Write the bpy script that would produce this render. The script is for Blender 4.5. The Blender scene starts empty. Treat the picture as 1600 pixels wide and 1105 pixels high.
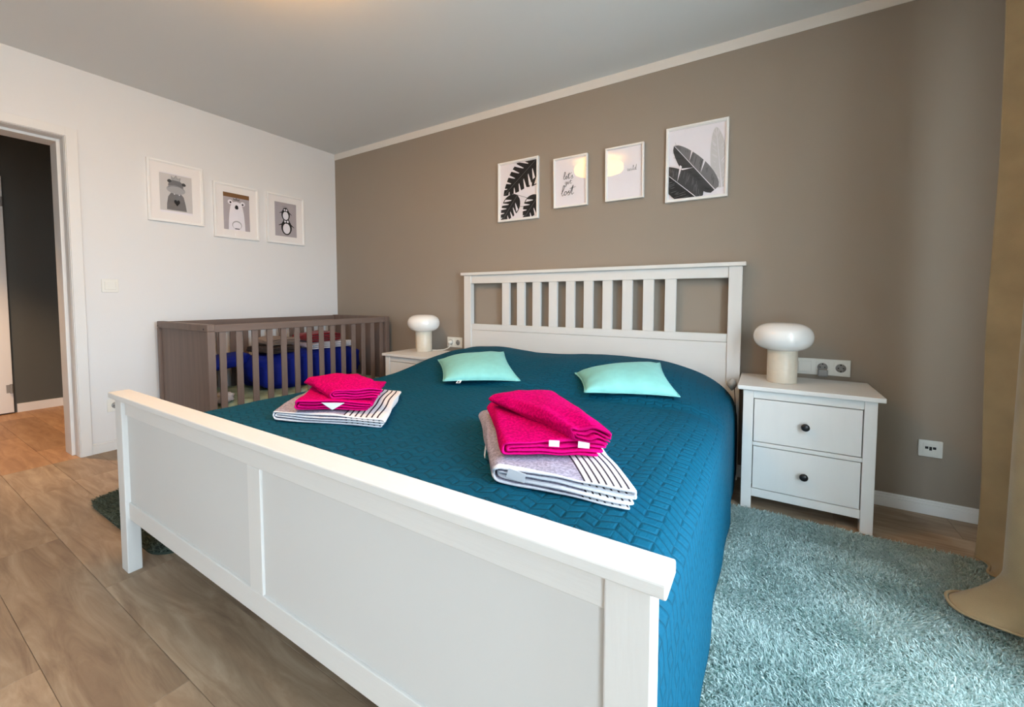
import bpy, bmesh, math, random
import numpy as np
from mathutils import Vector, Matrix, noise as mnoise
random.seed(7)
rng = np.random.default_rng(11)
scene = bpy.context.scene
col = scene.collection
PI = math.pi

# ------------------------------------------------------------------ camera
cam_data = bpy.data.cameras.new('camera')
cam = bpy.data.objects.new('camera', cam_data)
col.objects.link(cam)
scene.camera = cam
CX, CY, CZ, YAW, PITCH, ROLL, FPX, PPX, PPY = 3.641, -2.6336, 1.001, .5536, -.0486, .0005, 647.93, -5.389, -54.43
cyw, syw, cp, sp = math.cos(YAW), math.sin(YAW), math.cos(PITCH), math.sin(PITCH)
fwd = Vector((-syw * cp, cyw * cp, sp))
rt0 = Vector((cyw, syw, 0))
up0 = Vector((syw * sp, -cyw * sp, cp))
rt = rt0 * math.cos(ROLL) + up0 * math.sin(ROLL)
up = up0 * math.cos(ROLL) - rt0 * math.sin(ROLL)
m = Matrix.Identity(4)
for i in range(3):
    m[i][0], m[i][1], m[i][2] = rt[i], up[i], -fwd[i]
m[0][3], m[1][3], m[2][3] = CX, CY, CZ
cam.matrix_world = m
cam_data.sensor_fit = 'HORIZONTAL'
cam_data.sensor_width = 36.0
cam_data.lens = FPX * 36.0 / 1600.0
cam_data.shift_x = -PPX / 1600.0
cam_data.shift_y = PPY / 1600.0
cam_data.clip_start = 0.01

# ------------------------------------------------------------------ light
EXPOSURE = 0.12
SKY = 16.5
scene.view_settings.view_transform = 'Standard'
scene.view_settings.look = 'None'
scene.view_settings.gamma = 1.0
scene.view_settings.exposure = EXPOSURE
scene.view_settings.use_curve_mapping = False

world = bpy.data.worlds.new('sky')
scene.world = world
world.use_nodes = True
nt = world.node_tree
nt.nodes.clear()
wo = nt.nodes.new('ShaderNodeOutputWorld')
wb = nt.nodes.new('ShaderNodeBackground')
tc = nt.nodes.new('ShaderNodeTexCoord')
sx = nt.nodes.new('ShaderNodeSeparateXYZ')
mr = nt.nodes.new('ShaderNodeMapRange')
mr.inputs['From Min'].default_value = -0.06
mr.inputs['From Max'].default_value = 0.06
mx = nt.nodes.new('ShaderNodeMix')
mx.data_type = 'RGBA'
mx.inputs[6].default_value = (0.46, 0.47, 0.47, 1)     # ground and houses outside
mx.inputs[7].default_value = (0.68, 0.86, 1.0, 1)      # overcast sky
nt.links.new(tc.outputs['Generated'], sx.inputs[0])
nt.links.new(sx.outputs['Z'], mr.inputs['Value'])
nt.links.new(mr.outputs[0], mx.inputs[0])
nt.links.new(mx.outputs[2], wb.inputs['Color'])
wb.inputs['Strength'].default_value = SKY
nt.links.new(wb.outputs[0], wo.inputs[0])

RX = 4.62            # right (window) wall
BY = -5.00           # back wall
H = 2.414
WINS = [(-2.40, -0.95, 0.22, 2.25), (-4.40, -3.30, 0.22, 2.25)]   # y0, y1, z0, z1 of the right wall's windows; the second, unseen one is added for frontal light


def area_light(name, loc, rot, sx_, sy_, energy, color, portal=False):
    d = bpy.data.lights.new(name, 'AREA')
    d.shape = 'RECTANGLE'
    d.size, d.size_y = sx_, sy_
    d.energy = energy
    d.color = color
    if portal:
        d.cycles.is_portal = True
    o = bpy.data.objects.new(name, d)
    o.location = loc
    o.rotation_euler = rot
    col.objects.link(o)
    return o


for WIN in WINS:
    area_light('window_portal', (RX + 0.16, (WIN[0] + WIN[1]) / 2, (WIN[2] + WIN[3]) / 2), (0, PI / 2, 0),
               WIN[3] - WIN[2], WIN[1] - WIN[0], 1.0, (1, 1, 1), portal=True)
# warm ceiling spot in the hall
d = bpy.data.lights.new('hall_spot', 'SPOT')
d.energy = 150
d.color = (1.0, 0.62, 0.34)
d.spot_size = math.radians(84)
d.spot_blend = 0.6
d.shadow_soft_size = 0.05
o = bpy.data.objects.new('hall_spot', d)
o.location = (-0.95, -2.25, 2.36)
col.objects.link(o)


# ------------------------------------------------------------------ materials
def lin(c):
    return tuple(((v / 255) / 12.92 if v / 255 <= .04045 else ((v / 255 + .055) / 1.055) ** 2.4) for v in c)


def mat(name, rgb, rough=.6, spec=.4, noise_scale=None, noise_amt=.08, bump=0, bump_scale=None, stretch=(1, 1, 1),
        coat=0, sheen=0, metallic=0):
    M = bpy.data.materials.new(name)
    M.use_nodes = True
    n = M.node_tree
    b = n.nodes['Principled BSDF']
    c = lin(rgb)
    b.inputs['Base Color'].default_value = (*c, 1)
    b.inputs['Roughness'].default_value = rough
    b.inputs['Specular IOR Level'].default_value = spec
    b.inputs['Coat Weight'].default_value = coat
    b.inputs['Sheen Weight'].default_value = sheen
    b.inputs['Sheen Roughness'].default_value = .4
    b.inputs['Metallic'].default_value = metallic
    if noise_scale or bump:
        t = n.nodes.new('ShaderNodeTexCoord')
        mp = n.nodes.new('ShaderNodeMapping')
        mp.inputs['Scale'].default_value = stretch
        n.links.new(t.outputs['Object'], mp.inputs[0])
    if noise_scale:
        nz = n.nodes.new('ShaderNodeTexNoise')
        nz.inputs['Scale'].default_value = noise_scale
        nz.inputs['Detail'].default_value = 6
        n.links.new(mp.outputs[0], nz.inputs['Vector'])
        rp = n.nodes.new('ShaderNodeMapRange')
        rp.inputs['From Min'].default_value = .3
        rp.inputs['From Max'].default_value = .7
        rp.inputs['To Min'].default_value = 1 - noise_amt
        rp.inputs['To Max'].default_value = 1 + noise_amt
        n.links.new(nz.outputs[0], rp.inputs[0])
        mu = n.nodes.new('ShaderNodeVectorMath')
        mu.operation = 'SCALE'
        mu.inputs[0].default_value = c
        n.links.new(rp.outputs[0], mu.inputs['Scale'])
        n.links.new(mu.outputs[0], b.inputs['Base Color'])
    if bump:
        nb = n.nodes.new('ShaderNodeTexNoise')
        nb.inputs['Scale'].default_value = bump_scale or 100
        nb.inputs['Detail'].default_value = 4
        n.links.new(mp.outputs[0], nb.inputs['Vector'])
        bp = n.nodes.new('ShaderNodeBump')
        bp.inputs['Strength'].default_value = bump
        bp.inputs['Distance'].default_value = .004
        n.links.new(nb.outputs[0], bp.inputs['Height'])
        n.links.new(bp.outputs[0], b.inputs['Normal'])
    return M


M = {}
M['white_wall'] = mat('white_wall_paint', (226, 225, 224), .9, .2, bump=.10, bump_scale=160)
M['grey_wall'] = mat('taupe_wall_paint', (156, 144, 131), .85, .2, bump=.12, bump_scale=160)
M['ceiling'] = mat('ceiling_paint', (226, 226, 224), .9, .2)
M['band'] = mat('white_band_paint', (226, 220, 212), .9, .2)
M['white_wood'] = mat('white_stained_wood', (224, 222, 218), .45, .4, noise_scale=3, noise_amt=.012, bump=.12, bump_scale=14,
                      stretch=(9, 9, 1))
M['white_wood_x'] = mat('white_stained_wood_long', (224, 222, 218), .45, .4, noise_scale=3, noise_amt=.012, bump=.12,
                        bump_scale=14, stretch=(1, 9, 9))
M['white_panel'] = mat('white_lacquer_panel', (214, 213, 210), .5, .4)
M['white_gloss'] = mat('white_gloss_paint', (240, 238, 235), .35, .4)
M['white_plastic'] = mat('white_plastic', (230, 228, 220), .3, .5)
M['grey_plastic'] = mat('grey_plastic', (150, 148, 144), .4, .5)
M['dark_hole'] = mat('dark_plastic', (25, 24, 24), .5, .4)
M['chrome'] = mat('brushed_metal', (190, 186, 178), .3, .5, metallic=1)
M['knob'] = mat('black_knob', (22, 22, 24), .3, .5)
M['cot'] = mat('grey_brown_stain', (118, 101, 92), .55, .35, noise_scale=4, noise_amt=.10, bump=.15, bump_scale=20,
               stretch=(8, 8, .6))
M['cot_y'] = mat('grey_brown_stain_long', (118, 101, 92), .55, .35, noise_scale=4, noise_amt=.10, bump=.15, bump_scale=20,
                 stretch=(8, .6, 8))
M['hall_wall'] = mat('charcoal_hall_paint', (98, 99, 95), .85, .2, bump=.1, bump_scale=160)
M['opal'] = mat('opal_glass', (240, 238, 234), .15, .5, coat=.3)
M['lamp_base'] = mat('cream_ceramic', (214, 204, 186), .3, .5, noise_scale=60, noise_amt=.03)
M['mint'] = mat('mint_velvet', (134, 202, 196), .7, .2, noise_scale=25, noise_amt=.05, bump=.15, bump_scale=300, sheen=.1)
M['blue'] = mat('royal_blue_cotton', (8, 28, 124), .7, .2, noise_scale=8, noise_amt=.08, bump=.1, bump_scale=200)
M['sage'] = mat('sage_print_sheet', (150, 164, 140), .8, .2, noise_scale=16, noise_amt=.22, bump=.2, bump_scale=60)
M['maroon'] = mat('dark_red_terry', (120, 12, 26), .9, .1, noise_scale=120, noise_amt=.15, bump=.5, bump_scale=260, sheen=.3)
M['dark_terry'] = mat('dark_grey_terry', (64, 58, 58), .9, .1, noise_scale=120, noise_amt=.15, bump=.5, bump_scale=260)
M['grey_terry'] = mat('light_grey_terry', (186, 182, 184), .9, .1, noise_scale=120, noise_amt=.1, bump=.5, bump_scale=260)
M['taupe_terry'] = mat('taupe_terry', (142, 128, 120), .9, .1, noise_scale=120, noise_amt=.1, bump=.5, bump_scale=260)
M['curtain'] = mat('beige_velvet', (168, 148, 114), .75, .2, noise_scale=9, noise_amt=.10, bump=.2, bump_scale=240, sheen=.35)
M['rug_back'] = mat('rug_backing', (150, 180, 172), .95, .1)
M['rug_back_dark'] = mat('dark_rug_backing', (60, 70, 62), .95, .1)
M['label'] = mat('white_woven_label', (238, 236, 240), .7, .2)
M['white_trim'] = mat('white_trim_paint', (226, 224, 221), .5, .3)
M['paper'] = mat('print_paper', (238, 234, 240), .8, .2)
M['paper_lilac'] = mat('print_paper_lilac', (178, 170, 174), .8, .2)
M['paper_grey'] = mat('print_paper_grey', (206, 202, 200), .8, .2)
M['mat_board'] = mat('mat_board', (242, 237, 234), .85, .2)
M['ink'] = mat('black_ink', (26, 26, 28), .7, .2)
M['ink_mid'] = mat('grey_ink', (120, 118, 120), .7, .2)
M['ink_dark'] = mat('dark_grey_ink', (62, 62, 64), .7, .2)
M['ink_light'] = mat('pale_grey_ink', (170, 168, 170), .7, .2)
M['reflection_brown'] = mat('painted_brown_reflection', (128, 92, 60), .7, .2)  # colour of a reflection in the picture glass, not of the print
M['ink_faint'] = mat('faint_grey_ink', (206, 203, 203), .7, .2)
M['outside'] = mat('balcony_concrete', (190, 190, 185), .9, .2)
M['pouch'] = mat('grey_linen', (176, 170, 162), .85, .2, noise_scale=80, noise_amt=.06)


def terry_mat(name, rgb, hem, stripes=False):
    Mt = mat(name, rgb, .95, .05, bump=.55, bump_scale=260)
    n = Mt.node_tree
    b = n.nodes['Principled BSDF']
    uv = n.nodes.new('ShaderNodeUVMap')
    s = n.nodes.new('ShaderNodeSeparateXYZ')
    n.links.new(uv.outputs[0], s.inputs[0])

    def math_(op, a, bb=None):
        x = n.nodes.new('ShaderNodeMath')
        x.operation = op
        for i, v in enumerate((a, bb)):
            if v is None:
                continue
            if isinstance(v, (int, float)):
                x.inputs[i].default_value = v
            else:
                n.links.new(v, x.inputs[i])
        return x.outputs[0]

    def mixc(f, c1, c2):
        x = n.nodes.new('ShaderNodeMix')
        x.data_type = 'RGBA'
        n.links.new(f, x.inputs[0])
        for i, c in ((6, c1), (7, c2)):
            if isinstance(c, tuple):
                x.inputs[i].default_value = (*lin(c), 1)
            else:
                n.links.new(c, x.inputs[i])
        return x.outputs[2]
    nz = n.nodes.new('ShaderNodeTexNoise')
    nz.inputs['Scale'].default_value = 140
    tcn = n.nodes.new('ShaderNodeTexCoord')
    n.links.new(tcn.outputs['Object'], nz.inputs['Vector'])
    dark = tuple(int(v * .86) for v in rgb)
    light = tuple(min(255, int(v * 1.08)) for v in rgb)
    fr = n.nodes.new('ShaderNodeMapRange')
    fr.inputs['From Min'].default_value = .35
    fr.inputs['From Max'].default_value = .65
    n.links.new(nz.outputs[0], fr.inputs[0])
    base = mixc(fr.outputs[0], dark, light)
    if stripes:
        zone = math_('GREATER_THAN', s.outputs[0], .66)
        base = mixc(zone, base, (232, 230, 232))
        ph = math_('FRACT', math_('MULTIPLY', math_('SUBTRACT', s.outputs[0], .66), 21.0))
        ln = math_('MULTIPLY', math_('LESS_THAN', ph, .30), zone)
        ln = math_('MULTIPLY', ln, math_('LESS_THAN', s.outputs[0], .965))
        base = mixc(ln, base, (62, 56, 66))
    e = math_('MULTIPLY', math_('SUBTRACT', 1.0, s.outputs[1]), s.outputs[1])
    hm = math_('LESS_THAN', e, .014)
    hm2 = math_('GREATER_THAN', s.outputs[2], .5)
    base = mixc(hm, base, hem)
    n.links.new(base, b.inputs['Base Color'])
    return Mt


M['magenta'] = terry_mat('magenta_terry', (204, 0, 102), (212, 10, 114))
M['striped'] = terry_mat('striped_terry', (170, 166, 186), (226, 226, 232), True)


def plank_mat(name, c1, c2, c3):
    Mt = bpy.data.materials.new(name)
    Mt.use_nodes = True
    n = Mt.node_tree
    b = n.nodes['Principled BSDF']
    b.inputs['Roughness'].default_value = .5
    b.inputs['Specular IOR Level'].default_value = .35
    t = n.nodes.new('ShaderNodeTexCoord')
    oi = n.nodes.new('ShaderNodeObjectInfo')
    sc = n.nodes.new('ShaderNodeVectorMath')
    sc.operation = 'SCALE'
    sc.inputs[0].default_value = (37, 91, 13)
    n.links.new(oi.outputs['Random'], sc.inputs['Scale'])
    ad = n.nodes.new('ShaderNodeVectorMath')
    ad.operation = 'ADD'
    n.links.new(t.outputs['Object'], ad.inputs[0])
    n.links.new(sc.outputs[0], ad.inputs[1])
    mp = n.nodes.new('ShaderNodeMapping')
    mp.inputs['Scale'].default_value = (1.9, 12, 12)
    n.links.new(ad.outputs[0], mp.inputs[0])
    nz = n.nodes.new('ShaderNodeTexNoise')
    nz.inputs['Scale'].default_value = 1.5
    nz.inputs['Detail'].default_value = 8
    nz.inputs['Roughness'].default_value = .62
    nz.inputs['Distortion'].default_value = 1.1
    n.links.new(mp.outputs[0], nz.inputs['Vector'])
    cr = n.nodes.new('ShaderNodeValToRGB')
    cr.color_ramp.elements[0].position = .3
    cr.color_ramp.elements[0].color = (*lin(c1), 1)
    cr.color_ramp.elements[1].position = .72
    cr.color_ramp.elements[1].color = (*lin(c3), 1)
    e = cr.color_ramp.elements.new(.5)
    e.color = (*lin(c2), 1)
    n.links.new(nz.outputs[0], cr.inputs[0])
    mr_ = n.nodes.new('ShaderNodeMapRange')
    mr_.inputs['To Min'].default_value = .86
    mr_.inputs['To Max'].default_value = 1.12
    n.links.new(oi.outputs['Random'], mr_.inputs[0])
    mu = n.nodes.new('ShaderNodeVectorMath')
    mu.operation = 'SCALE'
    n.links.new(cr.outputs[0], mu.inputs[0])
    n.links.new(mr_.outputs[0], mu.inputs['Scale'])
    n.links.new(mu.outputs[0], b.inputs['Base Color'])
    bp = n.nodes.new('ShaderNodeBump')
    bp.inputs['Strength'].default_value = .12
    bp.inputs['Distance'].default_value = .003
    n.links.new(nz.outputs[0], bp.inputs['Height'])
    n.links.new(bp.outputs[0], b.inputs['Normal'])
    return Mt


M['subfloor'] = mat('plank_joint', (112, 92, 74), .8, .2)
M['plank'] = plank_mat('oak_plank', (136, 114, 94), (160, 138, 114), (182, 162, 138))
M['hall_plank'] = plank_mat('hall_oak_plank', (150, 112, 82), (172, 134, 100), (188, 152, 116))


def glass_mat(name, ior=1.5):
    Mt = bpy.data.materials.new(name)
    Mt.use_nodes = True
    n = Mt.node_tree
    n.nodes.clear()
    out = n.nodes.new('ShaderNodeOutputMaterial')
    tr = n.nodes.new('ShaderNodeBsdfTransparent')
    gl = n.nodes.new('ShaderNodeBsdfGlossy')
    gl.inputs['Roughness'].default_value = .02
    fr = n.nodes.new('ShaderNodeFresnel')
    fr.inputs['IOR'].default_value = ior
    mi = n.nodes.new('ShaderNodeMixShader')
    # the pane's exit face adds no second mirror image
    ge = n.nodes.new('ShaderNodeNewGeometry')
    inv = n.nodes.new('ShaderNodeMath')
    inv.operation = 'SUBTRACT'
    inv.inputs[0].default_value = 1.0
    n.links.new(ge.outputs['Backfacing'], inv.inputs[1])
    mul = n.nodes.new('ShaderNodeMath')
    mul.operation = 'MULTIPLY'
    n.links.new(fr.outputs[0], mul.inputs[0])
    n.links.new(inv.outputs[0], mul.inputs[1])
    n.links.new(mul.outputs[0], mi.inputs[0])
    n.links.new(tr.outputs[0], mi.inputs[1])
    n.links.new(gl.outputs[0], mi.inputs[2])
    n.links.new(mi.outputs[0], out.inputs[0])
    return Mt


M['glass'] = glass_mat('clear_glass', 1.5)


def emit_mat(name, rgb, strength):
    Mt = bpy.data.materials.new(name)
    Mt.use_nodes = True
    b = Mt.node_tree.nodes['Principled BSDF']
    b.inputs['Base Color'].default_value = (.8, .8, .8, 1)
    b.inputs['Emission Color'].default_value = (*lin(rgb), 1)
    b.inputs['Emission Strength'].default_value = strength
    return Mt


M['lamp_glow'] = emit_mat('warm_lamp_diffuser', (255, 184, 84), 23.0)


def quilt_mat():
    Mt = mat('teal_quilted_cotton', (1, 78, 103), .7, .12)
    n = Mt.node_tree
    b = n.nodes['Principled BSDF']

    def math_(op, a, bb=None):
        x = n.nodes.new('ShaderNodeMath')
        x.operation = op
        for i, v in enumerate((a, bb)):
            if v is None:
                continue
            if isinstance(v, (int, float)):
                x.inputs[i].default_value = v
            else:
                n.links.new(v, x.inputs[i])
        return x.outputs[0]
    uv = n.nodes.new('ShaderNodeUVMap')
    s = n.nodes.new('ShaderNodeSeparateXYZ')
    n.links.new(uv.outputs[0], s.inputs[0])
    cw, ch = .036, .028
    u = math_('DIVIDE', s.outputs[0], cw)
    v = math_('DIVIDE', s.outputs[1], ch)
    tri = math_('PINGPONG', u, 1.0)
    vv = math_('ADD', v, math_('MULTIPLY', tri, .62))
    fv = math_('FRACT', vv)
    dv = math_('MULTIPLY', math_('MINIMUM', fv, math_('SUBTRACT', 1.0, fv)), ch)
    fu = math_('FRACT', u)
    du = math_('MULTIPLY', math_('MINIMUM', fu, math_('SUBTRACT', 1.0, fu)), cw)
    # stitched column seams only on alternate cells, so outlines read as interlocking zigzags
    alt = math_('MODULO', math_('FLOOR', math_('ADD', math_('FLOOR', vv), 1000.0)), 2.0)
    du2 = math_('ADD', du, math_('MULTIPLY', alt, .004))
    dd = math_('MINIMUM', dv, du2)
    hgt = n.nodes.new('ShaderNodeMapRange')
    hgt.interpolation_type = 'SMOOTHSTEP'
    hgt.inputs['From Min'].default_value = .0
    hgt.inputs['From Max'].default_value = .0065
    n.links.new(dd, hgt.inputs[0])
    nz = n.nodes.new('ShaderNodeTexNoise')
    nz.inputs['Scale'].default_value = 45
    nz.inputs['Detail'].default_value = 3
    tcn = n.nodes.new('ShaderNodeTexCoord')
    n.links.new(tcn.outputs['Object'], nz.inputs['Vector'])
    nz2 = n.nodes.new('ShaderNodeTexNoise')
    nz2.inputs['Scale'].default_value = 1.0
    nz2.inputs['Detail'].default_value = 4
    mp2 = n.nodes.new('ShaderNodeMapping')
    mp2.inputs['Scale'].default_value = (190, 60, 60)
    n.links.new(tcn.outputs['Object'], mp2.inputs[0])
    n.links.new(mp2.outputs[0], nz2.inputs['Vector'])
    hs = math_('ADD', hgt.outputs[0], math_('MULTIPLY', nz.outputs[0], .9))
    hs = math_('ADD', hs, math_('MULTIPLY', nz2.outputs[0], .8))
    bp = n.nodes.new('ShaderNodeBump')
    bp.inputs['Strength'].default_value = .5
    bp.inputs['Distance'].default_value = .004
    n.links.new(hs, bp.inputs['Height'])
    n.links.new(bp.outputs[0], b.inputs['Normal'])
    sm = n.nodes.new('ShaderNodeMapRange')  # shade in the stitched creases, put into the colour as darker seams
    sm.inputs['From Max'].default_value = .0028
    sm.inputs['To Min'].default_value = .5
    n.links.new(dd, sm.inputs[0])
    mu = n.nodes.new('ShaderNodeVectorMath')
    mu.operation = 'SCALE'
    mu.inputs[0].default_value = lin((1, 78, 103))
    n.links.new(sm.outputs[0], mu.inputs['Scale'])
    n.links.new(mu.outputs[0], b.inputs['Base Color'])
    return Mt


M['quilt'] = quilt_mat()


def rug_mat(name, c1, c2):
    Mt = mat(name, (150, 186, 174), .9, .15, sheen=.2)
    n = Mt.node_tree
    b = n.nodes['Principled BSDF']
    at = n.nodes.new('ShaderNodeAttribute')
    at.attribute_name = 'tone'
    cr = n.nodes.new('ShaderNodeValToRGB')
    cr.color_ramp.elements[0].color = (*lin(c1), 1)
    cr.color_ramp.elements[1].color = (*lin(c2), 1)
    n.links.new(at.outputs['Fac'], cr.inputs[0])
    n.links.new(cr.outputs[0], b.inputs['Base Color'])
    # wool strands let light through
    tr = n.nodes.new('ShaderNodeBsdfTranslucent')
    n.links.new(cr.outputs[0], tr.inputs['Color'])
    mi = n.nodes.new('ShaderNodeMixShader')
    mi.inputs[0].default_value = .5
    n.links.new(b.outputs[0], mi.inputs[1])
    n.links.new(tr.outputs[0], mi.inputs[2])
    n.links.new(mi.outputs[0], n.nodes['Material Output'].inputs[0])
    return Mt


M['pile'] = rug_mat('mint_pile', (150, 177, 173), (230, 240, 237))
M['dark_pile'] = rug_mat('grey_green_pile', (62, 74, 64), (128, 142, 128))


# ------------------------------------------------------------------ helpers
def thing(name, label, cat, loc=(0, 0, 0), rotz=0, group=None):
    o = bpy.data.objects.new(name, None)
    o.empty_display_size = .1
    col.objects.link(o)
    o.location = loc
    o.rotation_euler = (0, 0, rotz)
    o['label'] = label
    o['category'] = cat
    if group:
        o['group'] = group
    return o


def tag(o, label, cat, group=None):
    o['label'] = label
    o['category'] = cat
    if group:
        o['group'] = group
    return o


def link_mesh(name, me, parent=None, smooth=False, loc=None):
    o = bpy.data.objects.new(name, me)
    col.objects.link(o)
    if parent:
        o.parent = parent
    if loc:
        o.location = loc
    if smooth:
        me.polygons.foreach_set('use_smooth', [True] * len(me.polygons))
    return o


def obj(name, bm, m, parent=None, smooth=False, loc=None):
    me = bpy.data.meshes.new(name)
    bmesh.ops.recalc_face_normals(bm, faces=bm.faces)
    bm.to_mesh(me)
    bm.free()
    for mm in (m if isinstance(m, (list, tuple)) else [m]):
        me.materials.append(mm)
    return link_mesh(name, me, parent, smooth, loc)


def bx(bm, x0, x1, y0, y1, z0, z1, bev=0.0):
    r = bmesh.ops.create_cube(bm, size=1)
    vs = r['verts']
    for v in vs:
        v.co = Vector(((x0 + x1) / 2 + v.co.x * (x1 - x0), (y0 + y1) / 2 + v.co.y * (y1 - y0), (z0 + z1) / 2 + v.co.z * (z1 - z0)))
    if bev:
        es = list({e for v in vs for e in v.link_edges})
        bmesh.ops.bevel(bm, geom=es, offset=bev, segments=2, affect='EDGES', profile=.5)


def box(name, x0, x1, y0, y1, z0, z1, m, parent=None, bev=0.002, kind=None):
    bm = bmesh.new()
    bx(bm, x0, x1, y0, y1, z0, z1, bev)
    o = obj(name, bm, m, parent)
    if kind:
        o['kind'] = kind
    return o


def boxes(name, lst, m, parent=None, bev=0.0, kind=None):
    bm = bmesh.new()
    for b in lst:
        bx(bm, *b, bev)
    o = obj(name, bm, m, parent)
    if kind:
        o['kind'] = kind
    return o


def lathe(bm, prof, cx=0, cy=0, n=48):
    rings = []
    for r, z in prof:
        if r < 1e-6:
            rings.append([bm.verts.new((cx, cy, z))])
        else:
            rings.append([bm.verts.new((cx + r * math.cos(2 * PI * i / n), cy + r * math.sin(2 * PI * i / n), z)) for i in range(n)])
    for a, b in zip(rings, rings[1:]):
        for i in range(n):
            j = (i + 1) % n
            if len(a) == 1 and len(b) == 1:
                continue
            if len(a) == 1:
                bm.faces.new((a[0], b[j], b[i]))
            elif len(b) == 1:
                bm.faces.new((a[i], a[j], b[0]))
            else:
                bm.faces.new((a[i], a[j], b[j], b[i]))


def tube(bm, pts, r, n=8):
    pts = [Vector(p) for p in pts]
    rings = []
    for i, p in enumerate(pts):
        d = (pts[min(i + 1, len(pts) - 1)] - pts[max(i - 1, 0)]).normalized()
        a = Vector((0, 0, 1)) if abs(d.z) < .9 else Vector((1, 0, 0))
        s = d.cross(a).normalized()
        t = s.cross(d)
        rings.append([bm.verts.new(p + (s * math.cos(2 * PI * k / n) + t * math.sin(2 * PI * k / n)) * r) for k in range(n)])
    for a, b in zip(rings, rings[1:]):
        for k in range(n):
            bm.faces.new((a[k], a[(k + 1) % n], b[(k + 1) % n], b[k]))
    bm.faces.new(rings[0])
    bm.faces.new(list(reversed(rings[-1])))


def smooth_path(pts, n=8):
    pts = [Vector(p) for p in pts]
    out = []
    for i in range(len(pts) - 1):
        p0, p1, p2, p3 = pts[max(i - 1, 0)], pts[i], pts[i + 1], pts[min(i + 2, len(pts) - 1)]
        for k in range(n):
            t = k / n
            out.append(.5 * ((2 * p1) + (-p0 + p2) * t + (2 * p0 - 5 * p1 + 4 * p2 - p3) * t * t + (-p0 + 3 * p1 - 3 * p2 + p3) * t ** 3))
    out.append(pts[-1])
    return out


def struct(o):
    o['kind'] = 'structure'
    return o


def smoothstep(a, b, x):
    t = min(1, max(0, (x - a) / (b - a)))
    return t * t * (3 - 2 * t)


# ------------------------------------------------------------------ room shell
DY0, DY1, DZ = -2.75, -1.866, 1.985           # door opening in the left wall
WT = 0.22                                     # left wall thickness
boxes('wall_left', [(-WT, 0, DY1, 0, 0, H), (-WT, 0, BY, DY0, 0, H), (-WT, 0, DY0, DY1, DZ, H)], M['white_wall'], kind='structure')
box('wall_back', -WT, RX + .2, 0.0, .15, 0, H, M['grey_wall'], bev=0, kind='structure')
box('wall_front', -WT, RX + .2, BY - .15, BY, 0, H, M['white_wall'], bev=0, kind='structure')
W1, W2_ADDED = WINS
boxes('wall_right', [(RX, RX + .2, W1[1], 0, 0, H), (RX, RX + .2, W2_ADDED[1], W1[0], 0, H), (RX, RX + .2, BY, W2_ADDED[0], 0, H)] +
      [(RX, RX + .2, w[0], w[1], 0, w[2]) for w in WINS] + [(RX, RX + .2, w[0], w[1], w[3], H) for w in WINS], M['white_wall'], kind='structure')
box('ceiling', -2.2, RX + .2, BY - .15, .15, H, H + .12, M['ceiling'], bev=0, kind='structure')
box('trim_1', 0, RX, -.003, 0, 2.357, H, M['band'], bev=0, kind='structure')

# hall behind the door
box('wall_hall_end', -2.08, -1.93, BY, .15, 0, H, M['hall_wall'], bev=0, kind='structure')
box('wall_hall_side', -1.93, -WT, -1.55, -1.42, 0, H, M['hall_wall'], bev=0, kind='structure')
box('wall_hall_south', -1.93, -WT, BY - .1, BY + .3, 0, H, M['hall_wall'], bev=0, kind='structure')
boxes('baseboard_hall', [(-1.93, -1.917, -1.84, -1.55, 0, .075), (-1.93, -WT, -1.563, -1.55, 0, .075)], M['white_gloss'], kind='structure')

# windows in the right wall, the second added for its light: frame, mullion, panes
for wi, (wy0, wy1, wz0, wz1) in enumerate(WINS):
    wm = (wy0 + wy1) / 2
    win = struct(boxes('window_%d' % (wi + 1), [(RX + .03, RX + .09, wy0, wy0 + .06, wz0, wz1), (RX + .03, RX + .09, wy1 - .06, wy1, wz0, wz1),
                                    (RX + .03, RX + .09, wy0 + .06, wy1 - .06, wz1 - .06, wz1), (RX + .03, RX + .09, wy0 + .06, wy1 - .06, wz0, wz0 + .06),
                                    (RX + .03, RX + .09, wm - .04, wm + .04, wz0 + .06, wz1 - .06)], M['white_gloss'], bev=.004))
    for a, b in ((wy0 + .06, wm - .04), (wm + .04, wy1 - .06)):
        box('window_pane', RX + .058, RX + .064, a, b, wz0 + .06, wz1 - .06, M['glass'], win, bev=0)
box('balcony_slab', RX + .2, RX + 2.4, -5.8, 1.0, -.15, .02, M['outside'], bev=0, kind='structure')

# door casing (white, stepped rebate)
CW = .052
struct(boxes('door_1', [
    (0, .014, DY1, DY1 + CW, 0, DZ + CW), (0, .014, DY0 - CW, DY0, 0, DZ + CW), (0, .014, DY0, DY1, DZ, DZ + CW),
    (-.012, 0.006, DY1 - .004, DY1 + .002, 0, DZ), (-.012, .006, DY0, DY1, DZ - .004, DZ + .002),
    (-WT, -.085, DY1 - .022, DY1, 0, DZ), (-WT, -.085, DY0, DY0 + .022, 0, DZ), (-WT, -.085, DY0 + .022, DY1 - .022, DZ - .022, DZ),
    (-.085, -.012, DY1 - .006, DY1, 0, DZ), (-.085, -.012, DY0, DY0 + .006, 0, DZ), (-.085, -.012, DY0 + .006, DY1 - .006, DZ - .006, DZ),
], M['white_trim'], bev=.0015))

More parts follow.
